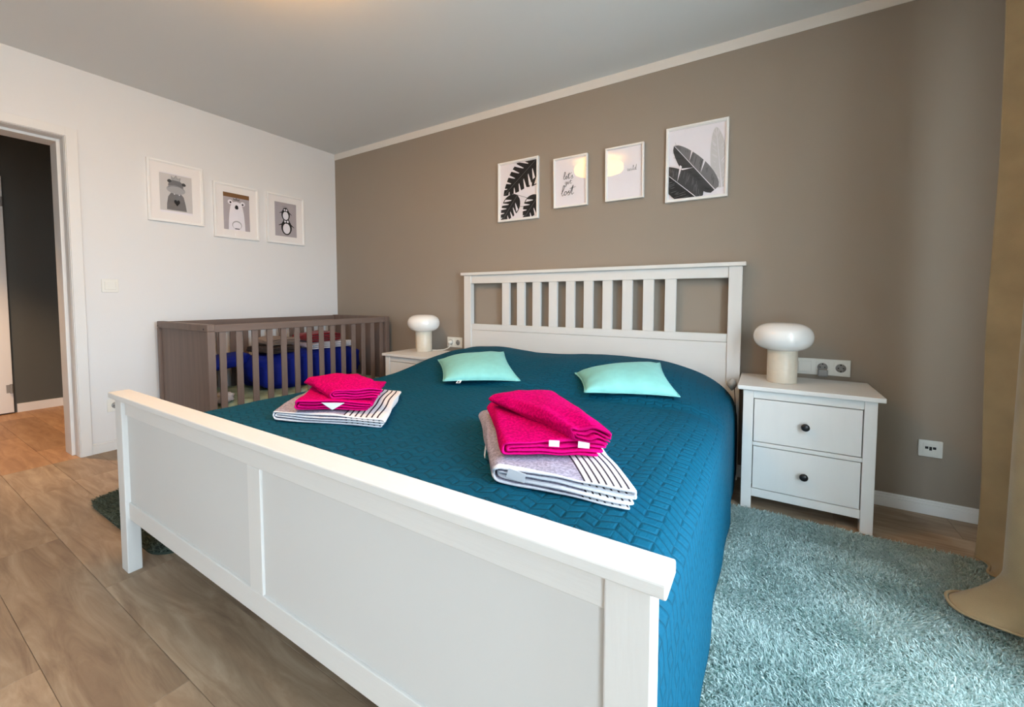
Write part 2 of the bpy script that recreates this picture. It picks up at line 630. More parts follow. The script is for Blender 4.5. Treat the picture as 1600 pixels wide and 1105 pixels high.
# white hall door, leaf seen at the far wall with its hinges
hd = struct(box('door_2', -1.925, -1.885, -2.70, -1.862, .012, 2.035, M['white_gloss'], bev=.003))
for z in (.22, 1.82):
    bm = bmesh.new()
    lathe(bm, [(0, z - .04), (.009, z - .04), (.009, z - .002), (.0075, z - .001), (.0075, z + .001), (.009, z + .002), (.009, z + .04), (0, z + .04)],
          -1.878, -1.872, 14)
    bx(bm, -1.886, -1.883, -1.90, -1.868, z - .035, z + .035, .001)
    obj('door_hinge', bm, M['grey_plastic'], hd)

# baseboards with a stepped moulding
boxes('baseboard_left', [(0, .012, DY1 + CW, 0, 0, .055), (0, .008, DY1 + CW, 0, .055, .068)], M['white_trim'], bev=.0015, kind='structure')
boxes('baseboard_back', [(0, RX, -.015, 0, 0, .046), (0, RX, -.011, 0, .046, .058), (0, RX, -.007, 0, .058, .066)], M['white_gloss'], bev=.0015, kind='structure')
boxes('baseboard_right', [(RX - .012, RX, W1[1], 0, 0, .06)], M['white_gloss'], bev=.0015, kind='structure')


# floor planks, one object each
def floor_planks(name, x0, x1, y0, y1, pm, row0, pw, pl, offs):
    base = box(name, x0, x1, y0, y1, -.12, -.006, M['subfloor'], bev=0, kind='structure')
    cache = {}
    g = .0004
    r = math.floor((y0 - row0) / pw)
    while row0 + r * pw < y1:
        ya, yb = max(y0, row0 + r * pw), min(y1, row0 + (r + 1) * pw)
        off = offs(r)
        k = math.floor((x0 - off) / pl)
        while off + k * pl < x1:
            xa, xb = max(x0, off + k * pl), min(x1, off + (k + 1) * pl)
            k += 1
            w, h = round(xb - xa, 4), round(yb - ya, 4)
            if w < .02 or h < .02:
                continue
            if (w, h) not in cache:
                bm = bmesh.new()
                bx(bm, -w / 2 + g, w / 2 - g, -h / 2 + g, h / 2 - g, -.006, 0, 0)
                top = [e for e in bm.edges if all(v.co.z > -.001 for v in e.verts)]
                bmesh.ops.bevel(bm, geom=top, offset=.0008, segments=1, affect='EDGES')
                me = bpy.data.meshes.new('plank')
                bm.to_mesh(me)
                bm.free()
                me.materials.append(pm)
                cache[(w, h)] = me
            link_mesh('plank', cache[(w, h)], base, loc=((xa + xb) / 2, (ya + yb) / 2, 0))
        r += 1
    return base


PW, PL = .198, 1.22


def offs(r):
    return {-1: 1.161, 0: 1.727, -2: 2.0}.get(r, (r * .437) % PL)


floor_planks('floor', 0, RX + .2, BY, 0, M['plank'], -2.187, PW, PL, offs)
floor_planks('floor', -1.95, 0, BY, -1.45, M['hall_plank'], -2.187, PW, PL, lambda r: -.9 + (r * .519) % PL)

# ------------------------------------------------------------------ bed
bed = thing('bed', 'large white wooden double bed with slatted headboard and panelled footboard', 'bed', (2.586, -1.06, 0))
BX, BYO = 2.586, -1.06


def bbox(name, x0, x1, y0, y1, z0, z1, m=None, bev=.003):
    return box(name, x0 - BX, x1 - BX, y0 - BYO, y1 - BYO, z0, z1, m or M['white_wood'], bed, bev)


# headboard
HY0, HY1 = -.062, -.022
bbox('headboard_post', 1.645, 1.712, HY0 - .004, HY1, 0, 1.178)
bbox('headboard_post', 3.468, 3.534, HY0 - .004, HY1, 0, 1.178)
bbox('headboard_cap', 1.621, 3.551, HY0 - .016, HY1 + .008, 1.178, 1.200, M['white_wood_x'])
bbox('headboard_top_rail', 1.712, 3.468, HY0 + .004, HY1 - .004, 1.116, 1.178, M['white_wood_x'], .002)
bbox('headboard_middle_rail', 1.712, 3.468, HY0 + .004, HY1 - .004, .760, .806, M['white_wood_x'], .002)
bbox('headboard_panel', 1.712, 3.468, HY0 + .005, HY1 - .01, .28, .7585, M['white_wood_x'], .002)
for i in range(10):
    x = 1.989 + i * .1273
    bbox('headboard_slat', x, x + .0625, HY0 + .008, HY1 - .008, .806, 1.116, None, .002)
# footboard
FY = -2.118
bbox('footboard_post', 1.638, 1.700, FY, FY + .042, 0, .641)
bbox('footboard_post', 3.470, 3.532, FY, FY + .042, 0, .641)
bbox('footboard_cap', 1.621, 3.551, -2.132, -2.070, .641, .661, M['white_wood_x'], .003)
bbox('footboard_top_rail', 1.700, 3.470, FY + .010, FY + .034, .583, .641, M['white_wood_x'], .002)
bbox('footboard_bottom_rail', 1.700, 3.470, FY + .010, FY + .034, .200, .262, M['white_wood_x'], .002)
bbox('footboard_stile', 2.540, 2.600, FY + .010, FY + .034, .262, .583, None, .002)
bbox('footboard_panel', 1.700, 2.540, FY + .016, FY + .028, .262, .583, M['white_panel'], .001)
bbox('footboard_panel', 2.600, 3.470, FY + .016, FY + .028, .262, .583, M['white_panel'], .001)
bbox('side_rail', 1.690, 1.715, FY + .042, HY0, .22, .36, M['white_panel'])
bbox('side_rail', 3.458, 3.483, FY + .042, HY0, .22, .36, M['white_panel'])
bbox('mattress_base', 1.716, 3.457, FY + .055, HY0 - .008, .30, .50, M['grey_terry'], .02)
bbox('centre_leg', 2.55, 2.61, -1.12, -1.06, 0, .30)

# ------------------------------------------------------------------ quilted bedspread
XL, XR, Y0, Y1 = 1.672, 3.524, -2.058, -.076


def cover_h(x, y):
    hump = smoothstep(-.98, -.34, y)
    c = .008 * math.sin((x - 2.55) * 5.0) + (.018 * math.exp(-((x - 2.12) / .22) ** 2) + .004 * math.exp(-((x - 2.95) / .3) ** 2))
    z = .548 + hump * (.096 + c * 1.6)
    z -= smoothstep(-.20, -.07, y) * .05
    nz = mnoise.noise(Vector((x * 3.2, y * 3.2, 1.3)))
    z += nz * .006 + mnoise.noise(Vector((x * 9, y * 9, 5.1))) * .0025
    # soft valley where the two duvets meet the pillows
    z -= .010 * math.exp(-((y + .86) / .05) ** 2) * smoothstep(1.9, 2.3, x)
    return z


def edge_drop(dst, R):
    if dst >= R:
        return 0
    t = (R - dst) / R
    return R * .55 * (1 - math.sqrt(max(0, 1 - t * t)))


def cover_profile(y, xs_n=150, side_n=30):
    """cross-section points (x, z, arc) from left hem to right hem"""
    pts = []
    hd = smoothstep(-1.0, -.3, y)
    RL = .10 + .14 * hd
    RR = .16 + .22 * hd
    xs = [XL + (XR - XL) * (i / (xs_n - 1)) for i in range(xs_n)]
    # denser at the rounded edges
    xs = [XL + (XR - XL) * (.5 - .5 * math.cos(PI * i / (xs_n - 1))) * .45 + (XR - XL) * (i / (xs_n - 1)) * .55 for i in range(xs_n)]
    top = []
    for x in xs:
        z = cover_h(x, y) - edge_drop(x - XL, RL) - edge_drop(XR - x, RR)
        top.append((x, z))
    zl, zr = top[0][1], top[-1][1]
    left, right = [], []
    for k in range(side_n, 0, -1):
        t = k / side_n
        wav = .012 * math.sin(y * 9 + 1) * t * t
        left.append((XL - .008 * t + wav * .5 - .004, zl - (zl - .16) * t))
    for k in range(1, side_n + 1):
        t = k / side_n
        wav = (.004 * math.sin(y * 7.3 + .6) + .003 * math.sin(y * 17)) * t
        right.append((XR + .002 + .006 * math.sin(min(1, t * 1.6) * PI / 2) + wav, zr - (zr - .036) * t))
    return left + top + right


rows = 230
ys = [Y0 + (Y1 - Y0) * i / (rows - 1) for i in range(rows)]
vs, uvs = [], []
ncol = 0
for j, y in enumerate([Y0 - .002, Y0 - .001] + ys):
    pr = cover_profile(max(y, Y0))
    ncol = len(pr)
    acc = 0
    for i, (x, z) in enumerate(pr):
        if i:
            acc += math.hypot(x - pr[i - 1][0], z - pr[i - 1][1])
        zz = z
        if j == 0:
            zz = max(.30, z - .12) if z > .35 else z
        elif j == 1:
            zz = z - .006
        vs.append((x, y, zz))
        uvs.append((acc, y))
faces = []
for j in range(len(ys) + 1):
    for i in range(ncol - 1):
        a = j * ncol + i
        faces.append((a, a + 1, a + ncol + 1, a + ncol))
me = bpy.data.meshes.new('bedspread')
me.from_pydata(vs, [], faces)
uvl = me.uv_layers.new(name='UVMap')
uvl.data.foreach_set('uv', [c for l in me.loops for c in uvs[l.vertex_index]])
me.materials.append(M['quilt'])
spread = link_mesh('bedspread', me, None, True)
so = spread.modifiers.new('thickness', 'SOLIDIFY')
so.thickness = .006
so.offset = -1
tag(spread, 'teal quilted bedspread with a zigzag pattern covering the white bed', 'bedspread')


# ------------------------------------------------------------------ folded towels
def layer_path(kind, W, dz):
    """centre line (a, z) of the folded cloth seen on its open end"""
    out = []

    def run(a0, a1, z, n=14):
        for i in range(n + 1):
            out.append((a0 + (a1 - a0) * i / n, z))

    def arc(c, z0, z1, side, n=9):
        r = abs(z1 - z0) / 2
        zc = (z0 + z1) / 2
        for i in range(1, n):
            t = PI * i / n
            out.append((c + side * r * math.sin(t), zc - (z1 - z0) / 2 * math.cos(t)))
    z = [dz * (.5 + k) for k in range(6)]
    if kind == 'nested':            # folded in half, then in half again
        cl = dz * 1.5
        cr = W - dz * .5
        run(W - .012, cl, z[0])
        arc(cl, z[0], z[3], -1)
        run(cl, cr, z[3])
        arc(cr, z[3], z[2], 1)
        run(cr, cl, z[2])
        arc(cl, z[2], z[1], -1, 6)
        run(cl, W - .004, z[1])
    elif kind == 'zigzag3':
        c = dz * .5
        run(W - .004, c, z[0])
        arc(c, z[0], z[1], -1)
        run(c, W - c, z[1])
        arc(W - c, z[1], z[2], 1)
        run(W - c, c, z[2])
    else:                            # zigzag4
        c = dz * .5
        run(c, W - c, z[0])
        arc(W - c, z[0], z[1], 1)
        run(W - c, c, z[1])
        arc(c, z[1], z[2], -1)
        run(c, W - c, z[2])
        arc(W - c, z[2], z[3], 1)
        run(W - c, c * 2, z[3])
    return out


def folded_towel(name, label, group, quad, z0, height, kind, nl, m, seed, zfun=None, flare=0.0, wob=.004):
    FL, FR, BR, BL = [Vector((*q, 0)) for q in quad]
    W = ((FR - FL).length + (BR - BL).length) / 2
    L = ((FL - BL).length + (FR - BR).length) / 2
    dz = height / nl
    path = layer_path(kind, W, dz)
    th = dz * .36
    # offset both sides
    n = len(path)
    prof = []
    nor = []
    for i in range(n):
        a0, b0 = path[max(i - 1, 0)], path[min(i + 1, n - 1)]
        tx, tz = b0[0] - a0[0], b0[1] - a0[1]
        l = math.hypot(tx, tz) or 1
        nor.append((-tz / l, tx / l))
    prof = [(path[i][0] + nor[i][0] * th, path[i][1] + nor[i][1] * th) for i in range(n)] + \
           [(path[i][0] - nor[i][0] * th, path[i][1] - nor[i][1] * th) for i in reversed(range(n))]
    K = len(prof)
    MB = 26
    cen = (FL + FR + BR + BL) / 4
    vs, uv = [], []
    for j in range(MB + 1):
        b = j / MB
        for (a, z) in prof:
            u = min(1.03, max(-.03, a / W))
            lay = z / height
            # every layer slides a little, the ends are uneven
            sl = mnoise.noise(Vector((lay * 3.1 + seed, u * 1.3, seed * 1.7))) * wob * 1.6 * (1 - 2 * b)
            uu = u + mnoise.noise(Vector((lay * 2.5, b * 2.2, seed + 9))) * wob * 1.2 / W
            bb = b + sl / L
            p = (FL * (1 - uu) + FR * uu) * (1 - bb) + (BL * (1 - uu) + BR * uu) * bb
            hz = z * (1 + .16 * mnoise.noise(Vector((u * 2.2, b * 2.2, seed + 3)))) + mnoise.noise(Vector((u * 6, b * 6, lay * 1.5 + seed))) * .0030
            # terry is soft: the pile domes in the middle and its front edge waves
            hz += lay * (.010 * math.sin(PI * min(1, max(0, u))) ** .7 * (.35 + .65 * math.sin(PI * b)) - .005)
            hz += lay * .007 * mnoise.noise(Vector((u * 2.6 + seed, b * 3.0, 7.7)))
            hz += math.sin(PI * lay) * .0035 * math.sin(u * 9 + seed) * (1 - b) ** 3
            # corners flatten, middle puffs
            hz *= 1 - .16 * max(0, abs(b - .5) * 2 - .6) - .10 * max(0, (u - .7) / .3)
            if flare:
                hz -= flare * smoothstep(.55, 1.0, u) * (1 - b) * lay * .0
                hz *= 1 + flare * smoothstep(.5, 1, u) * smoothstep(.6, 0, b)
            zz = z0 + max(0.0006, hz)
            if zfun:
                zz += zfun(u, b)
            vs.append((p.x - cen.x, p.y - cen.y, zz - z0))
            uv.append((u, b))
    faces = []
    for j in range(MB):
        for i in range(K):
            k = (i + 1) % K
            faces.append((j * K + i, j * K + k, (j + 1) * K + k, (j + 1) * K + i))
    for i in range(n - 1):
        a, b2, c, d2 = i, i + 1, K - 2 - i, K - 1 - i
        faces.append((a, d2, c, b2))
        o2 = MB * K
        faces.append((o2 + a, o2 + b2, o2 + c, o2 + d2))
    me = bpy.data.meshes.new(name)
    me.from_pydata(vs, [], faces)
    bm = bmesh.new()
    bm.from_mesh(me)
    bmesh.ops.recalc_face_normals(bm, faces=bm.faces)
    bm.to_mesh(me)
    bm.free()
    ul = me.uv_layers.new(name='UVMap')
    ul.data.foreach_set('uv', [c for l in me.loops for c in uv[l.vertex_index]])
    me.materials.append(m)
    o = link_mesh(name, me, None, True, (cen.x, cen.y, z0))
    md = o.modifiers.new('soft', 'SUBSURF')
    md.levels = 1
    md.render_levels = 1
    tag(o, label, 'towel', group)

    def at(u, b, z):
        p = (FL * (1 - u) + FR * u) * (1 - b) + (BL * (1 - u) + BR * u) * b
        return Vector((p.x - cen.x, p.y - cen.y, z))
    return o, at


def patch(name, pts, m, parent, thick=.0008):
    """small stitched label: a thin quad given by four local points"""
    bm = bmesh.new()
    p = [Vector(q) for q in pts]
    nrm = (p[1] - p[0]).cross(p[3] - p[0]).normalized() * thick
    a = [bm.verts.new(q) for q in p]
    b = [bm.verts.new(q + nrm) for q in p]
    bm.faces.new(a)
    bm.faces.new(list(reversed(b)))
    for i in range(4):
        bm.faces.new((a[i], b[i], b[(i + 1) % 4], a[(i + 1) % 4]))
    return obj(name, bm, m, parent)


ZC = .549
gR, gL = 'towels stacked near the right side of the bed', 'towels stacked near the left side of the bed'
# right stack
t1, at1 = folded_towel('striped_towel', 'pale lilac towel with dark end stripes under the larger, nearer magenta stack', gR,
                       [(3.085, -1.805), (3.425, -1.765), (3.115, -1.335), (2.765, -1.415)], ZC, .058, 'nested', 4, M['striped'], 3.1, flare=.06, wob=.012)
patch('label', [at1(.10, -.004, .022), at1(.24, -.004, .016), at1(.25, -.012, .040), at1(.12, -.012, .047)], M['label'], t1)
patch('label', [at1(-.035, .30, .010), at1(-.035, .24, .012), at1(-.025, .24, .040), at1(-.025, .30, .038)], M['label'], t1)
t2, at2 = folded_towel('magenta_towel', 'magenta towel with two white label tabs, middle of the nearer stack', gR,
                       [(3.095, -1.775), (3.318, -1.650), (3.065, -1.335), (2.842, -1.475)], ZC + .059, .046, 'nested', 4, M['magenta'], 5.7, wob=.008)
patch('label', [at2(.44, -.008, .028), at2(.54, -.008, .027), at2(.54, -.014, .043), at2(.44, -.014, .044)], M['label'], t2)
patch('label', [at2(.72, -.008, .026), at2(.83, -.008, .024), at2(.83, -.014, .041), at2(.72, -.014, .043)], M['label'], t2)
t3, at3 = folded_towel('hand_towel', 'small magenta towel folded askew on top of the nearer stack', gR,
                       [(3.245, -1.695), (3.342, -1.690), (3.03, -1.36), (2.885, -1.525)], ZC + .105, .047, 'nested', 4, M['magenta'], 8.2, wob=.012, zfun=lambda u, b: -.004 * smoothstep(.35, 0, b))
# left stack
t4, at4 = folded_towel('striped_towel', 'pale lilac towel with dark end stripes under the farther magenta stack, by the cot side', gL,
                       [(2.095, -1.800), (2.525, -1.650), (2.225, -1.285), (1.80, -1.43)], ZC, .044, 'nested', 4, M['striped'], 13.3, wob=.010)
t5, at5 = folded_towel('magenta_towel', 'magenta towel with one white label corner, middle of the farther stack', gL,
                       [(2.195, -1.775), (2.44, -1.635), (2.165, -1.32), (1.925, -1.485)], ZC + .045, .042, 'nested', 4, M['magenta'], 15.9, wob=.008)
patch('label', [at5(.50, -.010, .004), at5(.66, -.012, .030), at5(.66, -.014, .031), at5(.36, -.014, .031)], M['label'], t5)
t6, at6 = folded_towel('hand_towel', 'small magenta towel folded askew on top of the farther stack', gL,
                       [(2.30, -1.700), (2.445, -1.59), (2.10, -1.43), (2.03, -1.63)], ZC + .088, .045, 'nested', 4, M['magenta'], 18.4, wob=.012, zfun=lambda u, b: -.006 * smoothstep(.4, 0, b))


# ------------------------------------------------------------------ cushions
def cushion(name, label, quad, puff, group, seed, tagpos=None):
    FL, FR, BR, BL = [Vector(q) for q in quad]
    cen = (FL + FR + BR + BL) / 4
    nrm = (FR - FL).cross(BL - FL).normalized()
    N = 34
    idx = {}
    vs = []
    faces = []

    def P(u, v, side):
        # edges curve in between the pointed corners
        a, b = 2 * u - 1, 2 * v - 1
        pin = .075
        a2 = a * (1 - pin * (1 - b * b))
        b2 = b * (1 - pin * (1 - a * a))
        uu, vv = (a2 + 1) / 2, (b2 + 1) / 2
        p = (FL * (1 - uu) + FR * uu) * (1 - vv) + (BL * (1 - uu) + BR * uu) * vv
        e = max(0, (1 - abs(a) ** 2.6)) * max(0, (1 - abs(b) ** 2.6))
        h = puff * e ** .55
        h *= 1 + .10 * mnoise.noise(Vector((u * 3, v * 3, seed)))
        # radial creases near the seams
        ed = min(1 - abs(a), 1 - abs(b))
        h += .0022 * math.sin((u if abs(b) > abs(a) else v) * 24 + seed) * math.exp(-((ed - .12) / .08) ** 2) * (e > .02)
        return p - cen + nrm * (h if side > 0 else -h * .42)
    for side in (1, -1):
        for j in range(N + 1):
            for i in range(N + 1):
                edge = i in (0, N) or j in (0, N)
                key = (i, j, 0 if edge else side)
                if key not in idx:
                    idx[key] = len(vs)
                    vs.append(P(i / N, j / N, side))

    def g(i, j, s):
        return idx[(i, j, 0 if (i in (0, N) or j in (0, N)) else s)]
    for side in (1, -1):
        for j in range(N):
            for i in range(N):
                f = (g(i, j, side), g(i + 1, j, side), g(i + 1, j + 1, side), g(i, j + 1, side))
                faces.append(f if side > 0 else f[::-1])
    me = bpy.data.meshes.new(name)
    me.from_pydata(vs, [], faces)
    me.materials.append(M['mint'])
    o = link_mesh('cushion', me, None, True, cen)
    tag(o, label, 'cushion', group)
    # piped seam round the edge
    ring = [P(i / N, 0, 1) for i in range(N)] + [P(1, i / N, 1) for i in range(N)] + \
           [P(1 - i / N, 1, 1) for i in range(N)] + [P(0, 1 - i / N, 1) for i in range(N)]
    bm = bmesh.new()
    tube(bm, [tuple(p) for p in ring] + [tuple(ring[0])], .0035, 6)
    obj('piping', bm, M['mint'], o, True)
    if tagpos:
        p = P(tagpos, 0, 1)
        d = (FR - FL).normalized()
        dn = Vector((.25, -.9, -.35)).normalized()
        q = [p - d * .011, p + d * .011, p + d * .011 + dn * .028, p - d * .011 + dn * .028]
        patch('care_tag', q, M['label'], o)
        patch('tag_print', [q[0] * .62 + q[2] * .38 + Vector((0, -.001, .001)), q[1] * .62 + q[3] * .38 + Vector((0, -.001, .001)),
                            q[2] * .86 + q[0] * .14 + Vector((0, -.001, .001)), q[3] * .86 + q[1] * .14 + Vector((0, -.001, .001))], M['ink_dark'], o)
    return o


gC = 'mint cushions on the bedspread'
cushion('cushion', 'mint velvet cushion with a small tag, leaning towards the left bedside table',
        [(2.225, -.99, .572), (2.567, -.78, .572), (2.26, -.46, .668), (1.925, -.69, .620)], .060, gC, 2.0, .22)
cushion('cushion', 'mint velvet cushion with a drooping corner, nearer the right bedside table',
        [(2.960, -.88, .580), (3.346, -.785, .589), (3.180, -.38, .664), (2.815, -.645, .616)], .062, gC, 6.0)


# ------------------------------------------------------------------ bedside tables
def bedside(label, x0, x1, yf, yb, top, group):
    t = thing('bedside_table', label, 'table', ((x0 + x1) / 2, (yf + yb) / 2, 0), 0, group)
    w, dpt = x1 - x0, yb - yf
    hw, hd_ = w / 2, dpt / 2
    s = top / .591

    def b(name, a0, a1, c0, c1, z0, z1, parent=t, bev=.002, m=None):
        return box(name, a0, a1, c0, c1, z0 * s, z1 * s, m or M['white_wood'], parent, bev)
    b('top', -hw, hw, -hd_, hd_, .571, .591, bev=.003, m=M['white_wood_x'])
    bwx = hw - .024
    f = -hd_ + .014
    bk = hd_ - .012
    ps = .043
    for sx_ in (-1, 1):
        xa, xb = (-bwx, -bwx + ps) if sx_ < 0 else (bwx - ps, bwx)
        b('leg', xa, xb, f, f + .042, 0, .571)
        b('leg', xa, xb, bk - .042, bk, 0, .571)
        xs0 = -bwx + .006 if sx_ < 0 else bwx - .022
        b('side_panel', xs0, xs0 + .016, f + .042, bk - .042, .06, .571)
    b('rail', -bwx + ps, bwx - ps, f + .004, f + .022, .532, .571, m=M['white_wood_x'])
    b('rail', -bwx + ps, bwx - ps, f + .004, f + .022, .306, .324, m=M['white_wood_x'])
    b('rail', -bwx + ps, bwx - ps, f + .004, f + .022, .060, .098, m=M['white_wood_x'])
    b('back_panel', -bwx + ps, bwx - ps, bk - .012, bk - .004, .06, .571, m=M['white_panel'])
    for z0, z1 in ((.324, .532), (.098, .306)):
        g = .0035
        dr = b('drawer', -bwx + ps + g, bwx - ps - g, f + .005, f + .30, z0 + g, z1 - g, bev=.0015)
        zc = (z0 + z1) / 2 * s
        bm = bmesh.new()
        lathe(bm, [(0, 0), (.008, 0), (.007, .010), (.012, .016), (.0165, .021), (.0165, .026), (.012, .031), (0, .0325)], 0, 0, 24)
        bmesh.ops.rotate(bm, verts=bm.verts, cent=(0, 0, 0), matrix=Matrix.Rotation(PI / 2, 3, 'X'))
        bmesh.ops.translate(bm, verts=bm.verts, vec=(0, f + .005, zc))
        obj('knob', bm, M['knob'], dr, True)
    return t


gB = 'white two drawer bedside tables'
bedside('white two-drawer bedside table right of the bed, beside the beige curtain', 3.540, 4.076, -.393, -.012, .591, gB)
bedside('white bedside table left of the bed, next to the cot', 1.148, 1.664, -.452, -.075, .583, gB)


# ------------------------------------------------------------------ mushroom lamps
def table_lamp(label, x, y, z, group, switch=False):
    t = thing('table_lamp', label, 'lamp', (x, y, z), 0, group)
    bm = bmesh.new()
    lathe(bm, [(0, 0), (.060, 0), (.0625, .002), (.0632, .006), (.0632, .160), (.060, .163), (0, .163)], 0, 0, 56)
    base = obj('lamp_base', bm, M['lamp_base'], t, True)
    base.data.polygons.foreach_set('use_smooth', [True] * len(base.data.polygons))
    prof = []
    for i in range(33):
        a = -PI / 2 + PI * i / 32
        c, s_ = math.cos(a), math.sin(a)
        r = .1255 * (abs(c) ** .62)
        zz = .224 + .069 * (1 if s_ > 0 else -1) * (abs(s_) ** .95)
        prof.append((r if abs(c) > 1e-6 else 0, zz))
    bm = bmesh.new()
    lathe(bm, prof, 0, 0, 64)
    obj('lamp_shade', bm, M['opal'], t, True)
    if switch:
        bm = bmesh.new()
        bx(bm, -.079, -.062, -.012, .012, .066, .120, .003)
        obj('switch', bm, M['lamp_base'], t)
    return t


gT = 'mushroom table lamps on the bedside tables'
table_lamp('white mushroom lamp with cream base on the right bedside table', 3.720, -.20, .591, gT)
table_lamp('white mushroom lamp with side switch on the left bedside table', 1.352, -.205, .583, gT, True)

# lamp cable of the left lamp, running to the double socket
bm = bmesh.new()
tube(bm, smooth_path([(1.405, -.165, .589), (1.435, -.13, .590), (1.47, -.09, .594), (1.485, -.05, .612), (1.475, -.035, .640)], 6), .0035, 7)
cab = obj('lamp_cable', bm, M['white_plastic'], None, True)
tag(cab, 'thin white cable from the left mushroom lamp to the double socket', 'cable')
bm = bmesh.new()
lathe(bm, [(0, 0), (.016, 0), (.017, .004), (.014, .022), (.006, .032), (0, .032)], 0, 0, 18)
bmesh.ops.rotate(bm, verts=bm.verts, cent=(0, 0, 0), matrix=Matrix.Rotation(PI / 2, 3, 'X'))
bmesh.ops.translate(bm, verts=bm.verts, vec=(1.468, -.012, .646))
obj('plug', bm, M['white_plastic'], cab, True)


# ------------------------------------------------------------------ sockets and switches
def plate(name, label, cat, x, z, n, wall='back', kinds='s', w1=.0735, h=.083):
    w = w1 * n + .005
    loc = (x, 0, z) if wall == 'back' else (0, x, z)
    t = thing(name, label, cat, loc, 0 if wall == 'back' else PI / 2)
    box('cover_frame', -w / 2, w / 2, -.009, 0, -h / 2, h / 2, M['white_plastic'], t, .003)
    for i in range(n):
        cx = -w / 2 + .0025 + w1 * (i + .5)
        k = kinds[i]
        if k == 's':
            bm = bmesh.new()
            bx(bm, cx - .027, cx + .027, -.0115, -.009, -.027, .027, .001)
            ins = obj('socket_insert', bm, M['white_plastic'], t)
            bm = bmesh.new()
            lathe(bm, [(.0215, 0), (.0195, -.001), (.0195, -.0105), (0, -.0105)], 0, 0, 32)
            bmesh.ops.rotate(bm, verts=bm.verts, cent=(0, 0, 0), matrix=Matrix.Rotation(PI / 2, 3, 'X'))
            bmesh.ops.translate(bm, verts=bm.verts, vec=(cx, -.0118, 0))
            for v in bm.verts:
                v.co.y = -.0118 - (v.co.y + .0118) * .15
            obj('socket_well', bm, M['grey_plastic'], ins, True)
            bm = bmesh.new()
            for s_ in (-1, 1):
                r = bmesh.ops.create_cone(bm, cap_ends=True, segments=12, radius1=.0028, radius2=.0028, depth=.002)
                bmesh.ops.rotate(bm, verts=r['verts'], cent=(0, 0, 0), matrix=Matrix.Rotation(PI / 2, 3, 'X'))
                bmesh.ops.translate(bm, verts=r['verts'], vec=(cx + s_ * .0095, -.0136, 0))
                bx(bm, cx - .003, cx + .003, -.0146, -.0126, s_ * .0165 - .003, s_ * .0165 + .003)
            obj('socket_holes', bm, M['dark_hole'], ins)
        elif k == 'r':
            box('rocker', cx - .0275, cx + .0275, -.0135, -.009, -.027, .027, M['white_plastic'], t, .002)
        elif k == 't':
            ins = box('tv_insert', cx - .025, cx + .025, -.0115, -.009, -.026, .026, M['white_plastic'], t, .001)
            boxes('tv_ports', [(cx - .019, cx - .008, -.0126, -.0113, .0, .011), (cx - .005, cx + .004, -.0126, -.0113, -.006, .011),
                               (cx + .007, cx + .018, -.0126, -.0113, .0, .011)], M['dark_hole'], ins)
    return t


plate('socket_plate', 'white triple wall plate with switch and two sockets behind the right bedside table', 'socket', 3.898, .653, 3, kinds='rss')
plate('socket_plate', 'white double wall socket above the left bedside table', 'socket', 1.503, .645, 2, kinds='ss')
plate('aerial_plate', 'white aerial outlet low on the taupe wall near the curtain', 'outlet', 4.308, .308, 1, kinds='t', w1=.077, h=.077)
plate('light_switch', 'white light switch on the white wall beside the doorway', 'switch', -1.694, 1.083, 1, wall='left', kinds='r', w1=.077, h=.086)
plate('socket_plate', 'white wall socket low beside the doorway, half behind the footboard corner', 'socket', -1.694, .298, 1, wall='left', kinds='s', w1=.077, h=.085)
# clear plug adaptor hanging in the middle socket of the triple plate
bm = bmesh.new()
bx(bm, -.020, .020, -.034, -.003, -.026, .010, .006)
o = obj('plug_adaptor', bm, M['grey_plastic'], None, loc=(3.898, -.012, .635))
tag(o, 'small grey plug in the middle socket behind the right bedside table', 'plug')
# grey linen pouch wedged between the headboard post and the right bedside table
bm = bmesh.new()
bmesh.ops.create_uvsphere(bm, u_segments=24, v_segments=14, radius=1)
for v in bm.verts:
    x, y, z = v.co
    f = 1 - .5 * max(0, -z)
    v.co = Vector((x * .024 * f, y * .060, z * .030 - .012 * y + .006 * mnoise.noise(v.co * 2)))
o = obj('pouch', bm, M['pouch'], None, True, (3.505, -.20, .553))
tag(o, 'small grey linen pouch wedged between headboard and right bedside table', 'pouch')
bm = bmesh.new()
tube(bm, smooth_path([(0, .03, .02), (.012, -.03, .0), (.018, -.045, -.06), (.024, -.04, -.14), (.026, -.01, -.24)], 6), .002, 6)
obj('drawstring', bm, M['ink_dark'], o, True)

# ------------------------------------------------------------------ cot
C0, C1, CYF, CYB, CH = .056, .804, -1.475, -.058, .843
cot = thing('cot', 'grey-brown slatted wooden cot in the corner against the white wall', 'cot', ((C0 + C1) / 2, (CYF + CYB) / 2, 0))
ox, oy = (C0 + C1) / 2, (CYF + CYB) / 2


def cb(name, x0, x1, y0, y1, z0, z1, m=None, bev=.003):
    return box(name, x0 - ox, x1 - ox, y0 - oy, y1 - oy, z0, z1, m or M['cot'], cot, bev)


